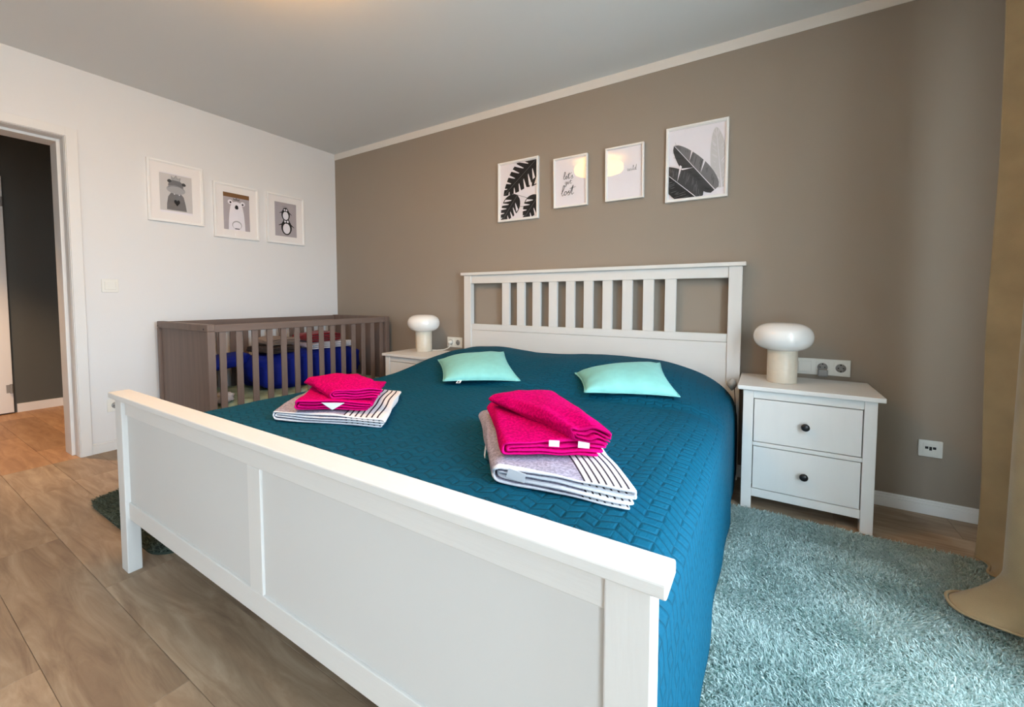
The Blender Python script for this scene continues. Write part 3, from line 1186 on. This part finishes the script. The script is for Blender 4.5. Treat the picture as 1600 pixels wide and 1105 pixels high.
for ya, yb in ((CYF, CYF + .042), (CYB - .042, CYB)):
    cb('post', C0, C0 + .034, ya, yb, 0, CH - .045)
    cb('post', C1 - .034, C1, ya, yb, 0, CH - .045)
    cb('end_rail', C0, C1, ya, yb, CH - .045, CH, M['cot'], .005)
    cb('end_panel', C0 + .034, C1 - .034, ya + .014, yb - .014, .14, CH - .045, M['cot'], .001)
for xa, xb in ((C0 + .004, C0 + .032), (C1 - .032, C1 - .004)):
    cb('side_rail', xa, xb, CYF + .042, CYB - .042, CH - .050, CH - .004, M['cot_y'], .004)
    cb('side_rail', xa, xb, CYF + .042, CYB - .042, .18, .235, M['cot_y'], .004)
    for i in range(14):
        y = -1.407 + i * .0961
        cb('slat', xa + .008, xb - .008, y, y + .038, .235, CH - .050, M['cot'], .002)
cb('base', C0 + .034, C1 - .034, CYF + .044, CYB - .044, .20, .222, M['cot_y'])
# screw heads on the near end rail
for x in (C0 + .017, C1 - .05):
    bm = bmesh.new()
    r = bmesh.ops.create_cone(bm, cap_ends=True, segments=14, radius1=.005, radius2=.005, depth=.002)
    bmesh.ops.rotate(bm, verts=bm.verts, cent=(0, 0, 0), matrix=Matrix.Rotation(PI / 2, 3, 'X'))
    bmesh.ops.translate(bm, verts=bm.verts, vec=(x - ox, CYF - oy - .0008, CH - .030))
    obj('screw', bm, M['dark_hole'], cot)


def lump(name, dims, m, seed, power=.6, amp=.08, freq=2.2, res=48, flat=True):
    """soft stuffed shape: superellipsoid with folds"""
    bm = bmesh.new()
    bmesh.ops.create_uvsphere(bm, u_segments=res, v_segments=res // 2, radius=1)
    for v in bm.verts:
        c = v.co.copy()
        q = Vector([math.copysign(abs(t) ** power, t) for t in c])
        k = 1 + amp * mnoise.noise(c * freq + Vector((seed, 0, 0))) + amp * .5 * mnoise.noise(c * freq * 2.3 + Vector((0, seed, 0)))
        q = Vector((q.x * k * dims[0], q.y * k * dims[1], q.z * k * dims[2]))
        if flat and q.z < -dims[2] * .8:
            q.z = -dims[2] * .8
        v.co = q
    return obj(name, bm, m, None, True)


# cot mattress with rumpled sage sheet
bm = bmesh.new()
N = 40
x0, x1, y0, y1 = C0 + .040, C1 - .040, CYF + .05, CYB - .05
vs_ = {}
for j in range(N + 1):
    for i in range(N + 1):
        u, v = i / N, j / N
        e = min(u, 1 - u, v, 1 - v)
        z = .322 + .016 * mnoise.noise(Vector((u * 5, v * 8, 2))) + .008 * mnoise.noise(Vector((u * 13, v * 19, 4))) - .04 * math.exp(-e / .02)
        vs_[i, j] = bm.verts.new((x0 + (x1 - x0) * u - ox, y0 + (y1 - y0) * v - oy, z))
for j in range(N):
    for i in range(N):
        bm.faces.new((vs_[i, j], vs_[i + 1, j], vs_[i + 1, j + 1], vs_[i, j + 1]))
ext = bmesh.ops.extrude_edge_only(bm, edges=[e for e in bm.edges if e.is_boundary])
for v in [g for g in ext['geom'] if isinstance(g, bmesh.types.BMVert)]:
    v.co.z = .2225
bmesh.ops.holes_fill(bm, edges=[e for e in bm.edges if e.is_boundary])
o = obj('cot_mattress', bm, M['sage'], None, True, (ox, oy, 0))
tag(o, 'rumpled sage green sheet over the mattress inside the grey-brown cot', 'mattress')

o = lump('blue_duvet', (.235, .46, .150), M['blue'], 4.4, .62, .10, 2.0)
o.location = (.41, -.61, .447)
tag(o, 'bulky royal blue folded duvet lying in the cot', 'duvet')
o = lump('blue_pillow', (.13, .17, .05), M['blue'], 9.1, .7, .08, 2.0)
o.location = (.25, -1.15, .535)
o.rotation_euler = (.12, 0, 0)
tag(o, 'end flap of blue bedding poking out beside the blue duvet in the cot', 'pillow')


def flat_towel(name, label, c, rz, w, l, h, kind, m, seed, nl=4):
    ca, sa = math.cos(rz), math.sin(rz)

    def q(a, b):
        return (c[0] + a * ca - b * sa, c[1] + a * sa + b * ca)
    o, at = folded_towel(name, label, 'towels piled on the blue duvet in the cot',
                         [q(-w / 2, -l / 2), q(w / 2, -l / 2), q(w / 2, l / 2), q(-w / 2, l / 2)], c[2], h, kind, nl, m, seed, wob=.010)
    return o


# local "front" of these faces +x (towards the bed), so rotate by 90 degrees
flat_towel('dark_towel', 'dark grey towel on the blue duvet, leftmost in the cot', (.40, -.86, .585), PI / 2, .26, .30, .055, 'nested', M['dark_terry'], 23.)
flat_towel('taupe_towel', 'taupe towel resting on the dark grey towel in the cot', (.36, -.82, .641), PI / 2, .24, .26, .055, 'nested', M['taupe_terry'], 24.)
flat_towel('grey_towel', 'light grey striped towel on the blue duvet under the dark red towel', (.44, -.46, .590), PI / 2, .40, .28, .056, 'nested', M['striped'], 25.)
flat_towel('red_towel', 'dark red towel on top of the pile in the cot', (.42, -.50, .646), PI / 2, .30, .24, .075, 'nested', M['maroon'], 26.)
o = lump('cloth_bundle', (.045, .06, .035), M['grey_terry'], 12.5, .8, .25, 2.4, 28)
o.location = (.70, -1.36, .362)
tag(o, 'small pale cloth bundle in the near corner of the cot', 'cloth')

# ------------------------------------------------------------------ rugs
def rug(label, x0, x1, y0, y1, dens, seed, pile, rad=.10):
    t = thing('rug', label, 'rug', ((x0 + x1) / 2, (y0 + y1) / 2, 0), 0)
    w, l = x1 - x0, y1 - y0
    bm = bmesh.new()
    ring = []
    for cx_, cy_, a0 in ((w / 2 - rad, l / 2 - rad, 0), (-w / 2 + rad, l / 2 - rad, PI / 2), (-w / 2 + rad, -l / 2 + rad, PI), (w / 2 - rad, -l / 2 + rad, 1.5 * PI)):
        for k in range(7):
            a = a0 + PI / 2 * k / 6
            ring.append((cx_ + rad * math.cos(a), cy_ + rad * math.sin(a)))
    lo = [bm.verts.new((x, y, .0005)) for x, y in ring]
    hi = [bm.verts.new((x, y, .010)) for x, y in ring]
    bm.faces.new(lo[::-1])
    bm.faces.new(hi)
    for i in range(len(ring)):
        j = (i + 1) % len(ring)
        bm.faces.new((lo[i], lo[j], hi[j], hi[i]))
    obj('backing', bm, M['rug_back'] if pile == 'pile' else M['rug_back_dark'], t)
    r = np.random.default_rng(seed)
    n = int(w * l * dens)
    p = r.random((n, 2)) * [w, l] - [w / 2, l / 2]
    ax, ay = np.abs(p[:, 0]) - (w / 2 - rad), np.abs(p[:, 1]) - (l / 2 - rad)
    keep = ~((ax > 0) & (ay > 0) & (ax * ax + ay * ay > rad * rad))
    p = p[keep]
    n = len(p)
    # neighbouring strands lean together, as trodden pile does
    fx = np.array([mnoise.noise(Vector((a * 7, b * 7, seed))) for a, b in p])
    fy = np.array([mnoise.noise(Vector((a * 7, b * 7, seed + 40))) for a, b in p])
    ft = np.array([mnoise.noise(Vector((a * 3.2, b * 3.2, seed + 80))) for a, b in p])
    ang = r.random(n) * 2 * PI
    lean = .017
    dx = fx * .016 + np.cos(ang) * lean * r.random(n)
    dy = fy * .016 - .004 + np.sin(ang) * lean * r.random(n)
    hh = .010 + .008 * r.random(n)
    wa = r.random(n) * 2 * PI
    wd = .0012 + .0008 * r.random(n)
    wx, wy = np.cos(wa) * wd, np.sin(wa) * wd
    z0 = .009
    V = np.zeros((n, 7, 3))
    for k, (t_, ws) in enumerate(((0, 1.), (.55, 1.15), (.92, .8))):
        cx_ = p[:, 0] + dx * t_ ** 1.5
        cy_ = p[:, 1] + dy * t_ ** 1.5
        cz_ = z0 + hh * t_
        V[:, 2 * k, 0], V[:, 2 * k, 1], V[:, 2 * k, 2] = cx_ - wx * ws, cy_ - wy * ws, cz_
        V[:, 2 * k + 1, 0], V[:, 2 * k + 1, 1], V[:, 2 * k + 1, 2] = cx_ + wx * ws, cy_ + wy * ws, cz_
    V[:, 6, 0], V[:, 6, 1], V[:, 6, 2] = p[:, 0] + dx * 1.15, p[:, 1] + dy * 1.15, z0 + hh
    base = (np.arange(n) * 7)[:, None]
    tri = np.array([[0, 1, 3], [0, 3, 2], [2, 3, 5], [2, 5, 4], [4, 5, 6]])
    F = (base[:, :, None] + tri[None]).reshape(-1, 3)
    me = bpy.data.meshes.new('pile')
    me.vertices.add(n * 7)
    me.vertices.foreach_set('co', V.reshape(-1))
    me.loops.add(len(F) * 3)
    me.polygons.add(len(F))
    me.loops.foreach_set('vertex_index', F.reshape(-1).astype(np.int32))
    me.polygons.foreach_set('loop_start', (np.arange(len(F)) * 3).astype(np.int32))
    me.update()
    tone = np.clip(.5 + .22 * r.standard_normal(n) + .25 * ft, 0, 1)
    at_ = me.attributes.new('tone', 'FLOAT', 'POINT')
    at_.data.foreach_set('value', np.repeat(tone, 7).astype(np.float32))
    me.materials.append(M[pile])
    me.validate()
    o = link_mesh('pile', me, t, True)
    o['kind'] = 'stuff'
    return t


rug('mint green shaggy rug between the bed and the beige curtain', 3.30, 4.46, -2.25, -.42, 78000, 3, 'pile')
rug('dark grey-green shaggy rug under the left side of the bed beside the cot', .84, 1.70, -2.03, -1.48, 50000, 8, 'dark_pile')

# ------------------------------------------------------------------ curtain
cpts = [(4.335, -.430), (4.385, -.475), (4.430, -.545), (4.425, -.615), (4.360, -.665), (4.305, -.720), (4.292, -.800), (4.330, -.870),
        (4.420, -.930), (4.445, -1.00), (4.40, -1.06), (4.36, -1.10)]
plan = smooth_path([(x, y, 0) for x, y in cpts], 7)
NZ = 70
vs, faces = [], []
npl = len(plan)
for j in range(NZ + 1):
    t = (j / NZ) ** 1.6
    z = .004 + (2.404 - .004) * t
    for i, p in enumerate(plan):
        x, y = p.x, p.y
        # pleats are tighter at the top
        kx = 4.38 + (x - 4.38) * (1 - .30 * t)
        x = kx
        if i < 10:
            x = p.x + .004 * math.sin(z * 5)
        # the hem spreads on the rug: the front fold kicks out to a rounded tip
        s_ = math.exp(-((y + .800) / .100) ** 4)
        k = max(0, 1 - z / .13)
        x -= .125 * s_ * k ** 1.5
        s2 = math.exp(-((y + .52) / .045) ** 2)
        x -= .075 * s2 * max(0, 1 - z / .10) ** 1.4
        y -= .012 * s2 * max(0, 1 - z / .10)
        lift = .026 + .004 * math.sin(y * 40)
        zz = z + lift * max(0, 1 - z / .25)
        x += .003 * mnoise.noise(Vector((y * 8, z * 2.5, 1)))
        vs.append((x - 4.38, y + .9, zz))
for j in range(NZ):
    for i in range(npl - 1):
        a = j * npl + i
        faces.append((a, a + 1, a + npl + 1, a + npl))
me = bpy.data.meshes.new('curtain')
me.from_pydata(vs, [], faces)
me.materials.append(M['curtain'])
cur = link_mesh('curtain', me, None, True, (4.38, -.9, 0))
so = cur.modifiers.new('thickness', 'SOLIDIFY')
so.thickness = .005
tag(cur, 'heavy beige velvet curtain with its hem spread on the mint rug', 'curtain')
bm = bmesh.new()
tube(bm, [(plan[i].x - 4.38 - .125 * math.exp(-((plan[i].y + .80) / .100) ** 4) - .075 * math.exp(-((plan[i].y + .52) / .045) ** 2),
           plan[i].y + .9 - .012 * math.exp(-((plan[i].y + .52) / .045) ** 2), .0325 + .004 * math.sin(plan[i].y * 40)) for i in range(npl)], .0045, 8)
obj('hem', bm, M['curtain'], cur, True)


# ------------------------------------------------------------------ framed prints
class Print:
    """flat artwork: polygons on paper, drawn in metres from the paper's centre (u right, v up)"""

    def __init__(self, mats):
        self.bm = bmesh.new()
        self.mats = mats
        self.layer = 0

    def poly(self, pts, mi):
        self.layer += 1
        y = -.00006 * self.layer
        vs = [self.bm.verts.new((u, y, v)) for u, v in pts]
        f = self.bm.faces.new(vs)
        f.material_index = mi
        if len(pts) > 4:
            bmesh.ops.triangulate(self.bm, faces=[f])

    def ell(self, cu, cv, ru, rv, mi, rot=0, n=22):
        c, s = math.cos(rot), math.sin(rot)
        self.poly([(cu + ru * math.cos(2 * PI * k / n) * c - rv * math.sin(2 * PI * k / n) * s,
                    cv + ru * math.cos(2 * PI * k / n) * s + rv * math.sin(2 * PI * k / n) * c) for k in range(n)], mi)

    def stroke(self, pts, w, mi, w2=None, n=6, curve=True):
        p = smooth_path([(u, v, 0) for u, v in pts], n) if curve else [Vector((u, v, 0)) for u, v in pts]
        self.layer += 1
        y = -.00006 * self.layer
        L, R = [], []
        for i, q in enumerate(p):
            d = (p[min(i + 1, len(p) - 1)] - p[max(i - 1, 0)])
            d = d.normalized() if d.length > 1e-9 else Vector((1, 0, 0))
            t = i / max(1, len(p) - 1)
            ww = (w + ((w2 if w2 is not None else w) - w) * t) / 2
            L.append(self.bm.verts.new((q.x - d.y * ww, y, q.y + d.x * ww)))
            R.append(self.bm.verts.new((q.x + d.y * ww, y, q.y - d.x * ww)))
        for i in range(len(p) - 1):
            f = self.bm.faces.new((L[i], L[i + 1], R[i + 1], R[i]))
            f.material_index = mi

    def build(self, parent, loc):
        me = bpy.data.meshes.new('artwork')
        bm = self.bm
        bm.normal_update()
        for f in bm.faces:
            if f.normal.y > 0:
                f.normal_flip()
        bm.to_mesh(me)
        bm.free()
        for mm in self.mats:
            me.materials.append(mm)
        return link_mesh('artwork', me, parent, False, loc)


def framed(label, u0, u1, z0, z1, wall, group, fw, art, paper, matw=None, tilt=0):
    cu, cz = (u0 + u1) / 2, (z0 + z1) / 2
    w, h = u1 - u0, z1 - z0
    t = thing('framed_print', label, 'picture', (cu, 0, cz) if wall == 'back' else (0, cu, cz), 0 if wall == 'back' else PI / 2, group)
    if tilt:                          # hangs from its top edge, leaning slightly off the wall
        t.rotation_euler[0] = tilt
        t.location.y -= math.sin(abs(tilt)) * h / 2 + .0005
    # mitred frame with a stepped inner lip
    bm = bmesh.new()
    prof = [(0, 0), (0, -.020), (.002, -.022), (fw * .72, -.022), (fw * .78, -.017), (fw, -.016), (fw, 0)]
    loops = []
    for ins, y in prof:
        a, b = w / 2 - ins, h / 2 - ins
        loops.append([bm.verts.new(q) for q in ((-a, y, -b), (a, y, -b), (a, y, b), (-a, y, b))])
    for A, B in zip(loops, loops[1:] + loops[:1]):
        for i in range(4):
            bm.faces.new((A[i], A[(i + 1) % 4], B[(i + 1) % 4], B[i]))
    obj('frame', bm, M['white_gloss'], t)
    iw, ih = w / 2 - fw, h / 2 - fw
    box('backing', -iw - .004, iw + .004, -.006, -.001, -ih - .004, ih + .004, M['paper'], t, 0)
    box('paper', -iw, iw, -.0075, -.006, -ih, ih, paper, t, 0)
    ay = -.0078
    if matw:
        mu, mv0, mv1 = matw      # half opening width, opening v range
        bm = bmesh.new()
        outer = [(-iw, -ih), (iw, -ih), (iw, ih), (-iw, ih)]
        inner = [(-mu, mv0), (mu, mv0), (mu, mv1), (-mu, mv1)]
        fo = [bm.verts.new((u, -.0105, v)) for u, v in outer]
        fi = [bm.verts.new((u, -.0105, v)) for u, v in inner]
        bi = [bm.verts.new((u * 1.0, -.0090, v)) for u, v in inner]
        for i in range(4):
            j = (i + 1) % 4
            bm.faces.new((fo[i], fo[j], fi[j], fi[i]))
            bm.faces.new((fi[i], fi[j], bi[j], bi[i]))
        obj('mat_board', bm, M['mat_board'], t)
    P_ = art()
    P_.build(t, (0, ay, 0))
    box('glass_pane', -iw, iw, -.0140, -.0125, -ih, ih, M['glass'], t, 0)
    return t


def art_hippo():
    A = Print([M['paper_grey'], M['ink_mid'], M['ink_light'], M['ink_dark'], M['paper'], M['ink']])
    A.poly([(-.1, -.13), (.1, -.13), (.1, .13), (-.1, .13)], 0)
    A.poly([(-.058, -.122), (.062, -.122), (.055, -.07), (.045, -.02), (.028, .0), (-.030, .0), (-.048, -.03), (-.056, -.08)], 1)   # body
    A.ell(0, .052, .046, .044, 1)                                        # head
    A.ell(-.038, .082, .013, .011, 3, .5)
    A.ell(.048, .070, .013, .011, 3, -.5)
    A.ell(0, .024, .057, .030, 2, -.06)                                  # muzzle
    A.stroke([(-.05, .034), (-.03, .046), (0, .05), (.03, .046), (.05, .030)], .002, 3)
    A.poly([(-.024, .092), (-.026, .118), (-.012, .104), (.002, .126), (.012, .104), (.028, .114), (.024, .088)], 2)   # crown
    A.stroke([(-.024, .094), (-.026, .118), (-.012, .104), (.002, .126), (.012, .104), (.028, .114), (.024, .090)], .003, 1, curve=False)
    A.poly([(-.016, -.004), (-.006, -.004), (-.010, -.013)], 4)
    A.poly([(.014, -.006), (.024, -.006), (.019, -.015)], 4)
    hp = []
    for k in range(28):
        a = 2 * PI * k / 28
        hp.append((.0018 * 16 * math.sin(a) ** 3 * .62 + .004, -.066 + .0016 * (13 * math.cos(a) - 5 * math.cos(2 * a) - 2 * math.cos(3 * a) - math.cos(4 * a))))
    A.poly(hp, 5)
    return A


def art_bear():
    A = Print([M['paper_lilac'], M['paper'], M['ink_light'], M['ink'], M['reflection_brown'], M['ink_mid']])
    A.poly([(-.1, -.15), (.1, -.15), (.1, .15), (-.1, .15)], 0)
    A.poly([(-.1, .112), (.1, .112), (.1, .15), (-.1, .15)], 4)  # brown reflection in the glass, painted across the top of the print
    A.poly([(-.062, -.15), (.062, -.15), (.060, -.09), (.055, -.02), (.046, .04), (.030, .074), (0, .082), (-.030, .074), (-.046, .04), (-.055, -.02), (-.060, -.09)], 1)
    A.ell(-.046, .074, .018, .018, 1)
    A.ell(.046, .070, .018, .018, 1)
    A.ell(-.044, .072, .007, .008, 3)
    A.ell(.046, .066, .007, .008, 3)
    A.poly([(-.022, .090), (-.026, .110), (-.010, .100), (0, .116), (.010, .100), (.026, .110), (.022, .090)], 5)
    A.poly([(-.014, .034), (-.008, .052), (.0, .056), (.010, .050), (.014, .032), (.008, .022), (-.008, .022)], 3)
    A.ell(0, -.104, .036, .034, 2)
    A.ell(0, -.108, .031, .029, 1)
    A.poly([(-.016, -.137), (.018, -.137), (.018, -.130), (-.016, -.130)], 3)
    return A


def art_penguins():
    A = Print([M['paper_lilac'], M['ink'], M['paper'], M['ink_mid']])
    A.poly([(-.1, -.15), (.1, -.15), (.1, .15), (-.1, .15)], 0)
    for cu, cv, s in ((.006, -.066, 1.08), (.0, .044, .86)):
        A.ell(cu, cv, .044 * s, .062 * s, 1)
        A.ell(cu, cv + .046 * s, .028 * s, .026 * s, 1)
        A.stroke([(cu - .036 * s, cv + .024 * s), (cu - .064 * s, cv + .012 * s)], .010 * s, 1, .004 * s)
        A.stroke([(cu + .036 * s, cv + .024 * s), (cu + .064 * s, cv + .004 * s)], .010 * s, 1, .004 * s)
        A.ell(cu, cv - .010 * s, .030 * s, .042 * s, 2)
        A.ell(cu - .011 * s, cv + .048 * s, .008 * s, .010 * s, 2)
        A.ell(cu + .011 * s, cv + .048 * s, .008 * s, .010 * s, 2)
        A.poly([(cu - .005 * s, cv + .036 * s), (cu + .005 * s, cv + .036 * s), (cu, cv + .026 * s)], 1)
    A.stroke([(-.018, .098), (-.026, .118), (-.012, .108), (-.006, .122), (.002, .108), (.014, .114), (.010, .096)], .0035, 3, curve=False)
    return A


def leaf_poly(cu, cv, L, Wd, rot, n=18, skew=.0):
    c, s = math.cos(rot), math.sin(rot)
    left, right = [], []
    for k in range(n + 1):
        t = k / n
        w = Wd * (math.sin(PI * min(1, t ** .75))) ** .8
        left.append((t * L, w))
        right.append((t * L, -w))
    pts = left + right[::-1][1:-1]
    return [(cu + a * c - b * s, cv + a * s + b * c) for a, b in pts]


def clip_rect(pts, a, b):
    """Sutherland-Hodgman clip to |u|<=a, |v|<=b"""
    for ax, lim, sg in ((0, a, 1), (0, -a, -1), (1, b, 1), (1, -b, -1)):
        out = []
        for i in range(len(pts)):
            p, q = pts[i - 1], pts[i]
            ip, iq = (p[ax] - lim) * sg <= 0, (q[ax] - lim) * sg <= 0
            if ip != iq:
                t = (lim - p[ax]) / (q[ax] - p[ax])
                out.append((p[0] + (q[0] - p[0]) * t, p[1] + (q[1] - p[1]) * t))
            if iq:
                out.append(q)
        pts = out
        if not pts:
            break
    return pts


def art_monstera():
    A = Print([M['paper'], M['ink'], M['ink_dark'], M['ink_mid']])
    a, b = .150, .197

    def P_(pts, mi):
        c = clip_rect(pts, a, b)
        if len(c) > 2:
            A.poly(c, mi)

    def mon(cu, cv, L, Wd, rot, mi, slots):
        P_(leaf_poly(cu, cv, L, Wd, rot), mi)
        c, s = math.cos(rot), math.sin(rot)

        def G(x, y):
            return (cu + x * c - y * s, cv + x * s + y * c)
        for i in range(slots):
            t = .22 + .62 * i / max(1, slots - 1)
            w = Wd * (math.sin(PI * t ** .75)) ** .8
            for sg in (1, -1):
                x = t * L
                P_([G(x + .004, sg * w * .30), G(x + .030, sg * w * 1.05), G(x + .052, sg * w * 1.02), G(x + .012, sg * w * .34)], 0)
        A.stroke(clip_line([G(0, 0), G(L * .97, 0)], a, b), .0022, 3, curve=False)

    def clip_line(pts, aa, bb):
        (x0, y0), (x1, y1) = pts
        n = 40
        r = [(x0 + (x1 - x0) * k / n, y0 + (y1 - y0) * k / n) for k in range(n + 1)]
        r = [q for q in r if abs(q[0]) <= aa and abs(q[1]) <= bb]
        return r if len(r) > 1 else [(0, 0), (.0001, 0)]
    mon(.20, .125, .23, .075, math.radians(202), 1, 4)
    mon(.17, .215, .38, .098, math.radians(219), 1, 6)
    mon(-.005, -.03, .23, .074, math.radians(233), 1, 5)
    mon(.17, -.055, .20, .070, math.radians(231), 1, 4)
    for q in ((-.036, -.02, .15, -.09), (-.01, -.115, .07, -.12)):
        A.stroke(clip_line([(q[0], q[1]), (q[2], q[3])], a, b), .0025, 2, curve=False)
    return A


def art_lost():
    A = Print([M['paper'], M['ink_dark'], M['ink_mid']])
    k = .001

    def S(pts, w=.0034, w2=None, mi=1, ox_=0, oz_=0):
        A.stroke([((u + ox_) * k + (v + oz_) * k * .12, (v + oz_) * k) for u, v in pts], w, mi, w2)
    # "let's"
    oy_ = 22
    S([(-56, 8), (-47, 26), (-45, 44), (-50, 46), (-53, 22), (-52, 4), (-47, 0), (-41, 5)], oz_=oy_)           # l
    S([(-41, 5), (-31, 14), (-32, 20), (-38, 18), (-39, 6), (-33, 1), (-24, 8)], oz_=oy_)                      # e
    S([(-24, 8), (-16, 40), (-19, 10), (-15, 1), (-7, 8)], oz_=oy_)                                            # t
    S([(-28, 27), (-6, 32)], .0026, oz_=oy_)
    S([(-2, 40), (-4, 31)], .0034, .0015, oz_=oy_)                                                             # '
    S([(0, 6), (9, 22), (8, 14), (14, 7), (9, 0), (1, 2)], oz_=oy_)                                            # s
    # "get"
    oy_ = -14
    S([(-27, 14), (-35, 17), (-38, 8), (-33, 3), (-27, 10), (-25, 18), (-27, -6), (-34, -14), (-38, -8), (-24, 2)], .0024, oz_=oy_)   # g
    S([(-22, 4), (-13, 11), (-15, 16), (-20, 13), (-19, 4), (-13, 2), (-7, 8)], .0024, oz_=oy_)                # e
    S([(-7, 8), (1, 28), (-1, 8), (3, 2), (10, 8)], .0024, oz_=oy_)                                            # t
    S([(-9, 19), (10, 22)], .002, oz_=oy_)
    # "lost"
    oy_ = -86
    S([(-58, 14), (-44, 44), (-42, 64), (-49, 64), (-54, 30), (-53, 6), (-46, 0), (-38, 10)], .005, .003, oz_=oy_)
    S([(-26, 26), (-35, 22), (-37, 8), (-29, 2), (-21, 10), (-22, 24), (-28, 26), (-14, 20)], .0046, .003, oz_=oy_)
    S([(-14, 10), (-3, 30), (-4, 20), (4, 9), (-2, 1), (-12, 3)], .0046, .003, oz_=oy_)
    S([(6, 12), (22, 62), (17, 14), (22, 3), (32, 12)], .005, .003, oz_=oy_)
    S([(0, 42), (42, 50)], .0036, .002, oz_=oy_)
    return A


def art_wild():
    A = Print([M['paper'], M['ink_mid'], M['ink_light']])
    k = .001

    def S(pts, w=.0024, mi=1):
        A.stroke([(u * k, v * k) for u, v in pts], w, mi)
    # "wild"
    S([(18, 24), (20, 12), (25, 10), (29, 22), (31, 11), (36, 10), (40, 23)])
    S([(44, 20), (44, 10), (48, 10)])
    S([(44, 26), (45, 28)])
    S([(50, 12), (56, 34), (54, 38), (53, 14), (57, 10)])
    S([(68, 22), (61, 20), (60, 12), (66, 11), (70, 24), (74, 42), (70, 14), (75, 10)])
    return A


def art_banana():
    A = Print([M['paper'], M['ink'], M['ink_dark'], M['ink_mid'], M['ink_faint']])
    a, b = .146, .197

    def P_(pts, mi):
        c = clip_rect(pts, a, b)
        if len(c) > 2:
            A.poly(c, mi)

    def ban(cu, cv, L, Wd, rot, m1, m2, lm, cuts, fade=True):
        c, s = math.cos(rot), math.sin(rot)

        def G(x, y):
            return (cu + x * c - y * s, cv + x * s + y * c)
        n = 20

        def wid(t):
            return Wd * (math.sin(PI * min(1, .06 + .94 * t ** .8))) ** .55
        up = [G(t / n * L, wid(t / n)) for t in range(n + 1)]
        dn = [G(t / n * L, -wid(t / n)) for t in range(n + 1)]
        mid = [G(0, 0), G(L, 0)]
        P_([mid[0]] + up + [mid[1]], m1)
        P_([mid[1]] + dn[::-1] + [mid[0]], m2)
        rr = random.Random(int(L * 1000))
        for i in range(46):
            t = .03 + .93 * rr.random()
            sg = rr.choice((-1, 1))
            w = wid(t)
            q0, q1 = .1 + .5 * rr.random(), .55 + .45 * rr.random()
            x0, x1 = t * L - .02 + q0 * .05, t * L - .02 + q1 * .05
            hw = .0011
            P_([G(x0 - hw, sg * w * q0), G(x0 + hw, sg * w * q0), G(x1 + hw, sg * w * q1), G(x1 - hw, sg * w * q1)], lm)
        for t, sg in cuts:
            w = wid(t)
            P_([G(t * L, sg * .003), G(t * L + .04, sg * w * 1.1), G(t * L + .055, sg * w * 1.1)], 0)
        P_([G(0, .002), G(L, .001), G(L, -.001), G(0, -.002)], 0)
    ban(.135, -.16, .34, .045, math.radians(96), 4, 4, 0, ())
    ban(.10, -.17, .36, .062, math.radians(128), 2, 3, 1, ((.35, -1), (.62, -1), (.5, 1)))
    ban(.02, -.215, .30, .078, math.radians(137), 1, 2, 3, ((.55, -1), (.8, -1)))
    return A


gW, gG = 'framed nursery prints on the white wall', 'framed prints above the headboard'
framed('white framed print of a grey hippo with a crown and dark heart', -1.483, -1.149, 1.543, 1.970, 'left', gW, .017, art_hippo, M['paper'], (.097, -.145, .135))
framed('white framed print of a white bear on lilac above the cot', -1.081, -.748, 1.481, 1.905, 'left', gW, .017, art_bear, M['paper'], (.097, -.145, .145))
framed('white framed print of two stacked penguins above the cot', -.681, -.345, 1.483, 1.909, 'left', gW, .017, art_penguins, M['paper'], (.097, -.147, .147))
framed('white framed print of black split monstera leaves on the taupe wall', 1.931, 2.268, 1.567, 1.998, 'back', gG, .016, art_monstera, M['paper'])
framed("small white framed print lettered let's get lost", 2.388, 2.631, 1.618, 1.950, 'back', gG, .012, art_lost, M['paper'], tilt=.025)
framed('small white framed print with the word wild, right of the lettered one', 2.752, 2.993, 1.620, 1.952, 'back', gG, .012, art_wild, M['paper'], tilt=.025)
framed('white framed print of grey banana leaves, rightmost above the headboard', 3.119, 3.448, 1.569, 2.000, 'back', gG, .016, art_banana, M['paper'])

# ------------------------------------------------------------------ ceiling lamp (above the frame; its warm glow and reflection are seen)
cl = thing('ceiling_lamp', 'round warm ceiling lamp whose glow shows on the ceiling above the bed', 'lamp', (2.05, -1.88, H))
bm = bmesh.new()
lathe(bm, [(0, 0), (.07, 0), (.07, -.036), (0, -.036)], 0, 0, 32)
obj('ceiling_mount', bm, M['white_gloss'], cl, True)
bm = bmesh.new()
lathe(bm, [(0, -.035), (.19, -.037), (.25, -.045), (.265, -.062), (.265, -.105), (.25, -.125), (.19, -.135), (0, -.138)], 0, 0, 48)
obj('diffuser', bm, M['lamp_glow'], cl, True)
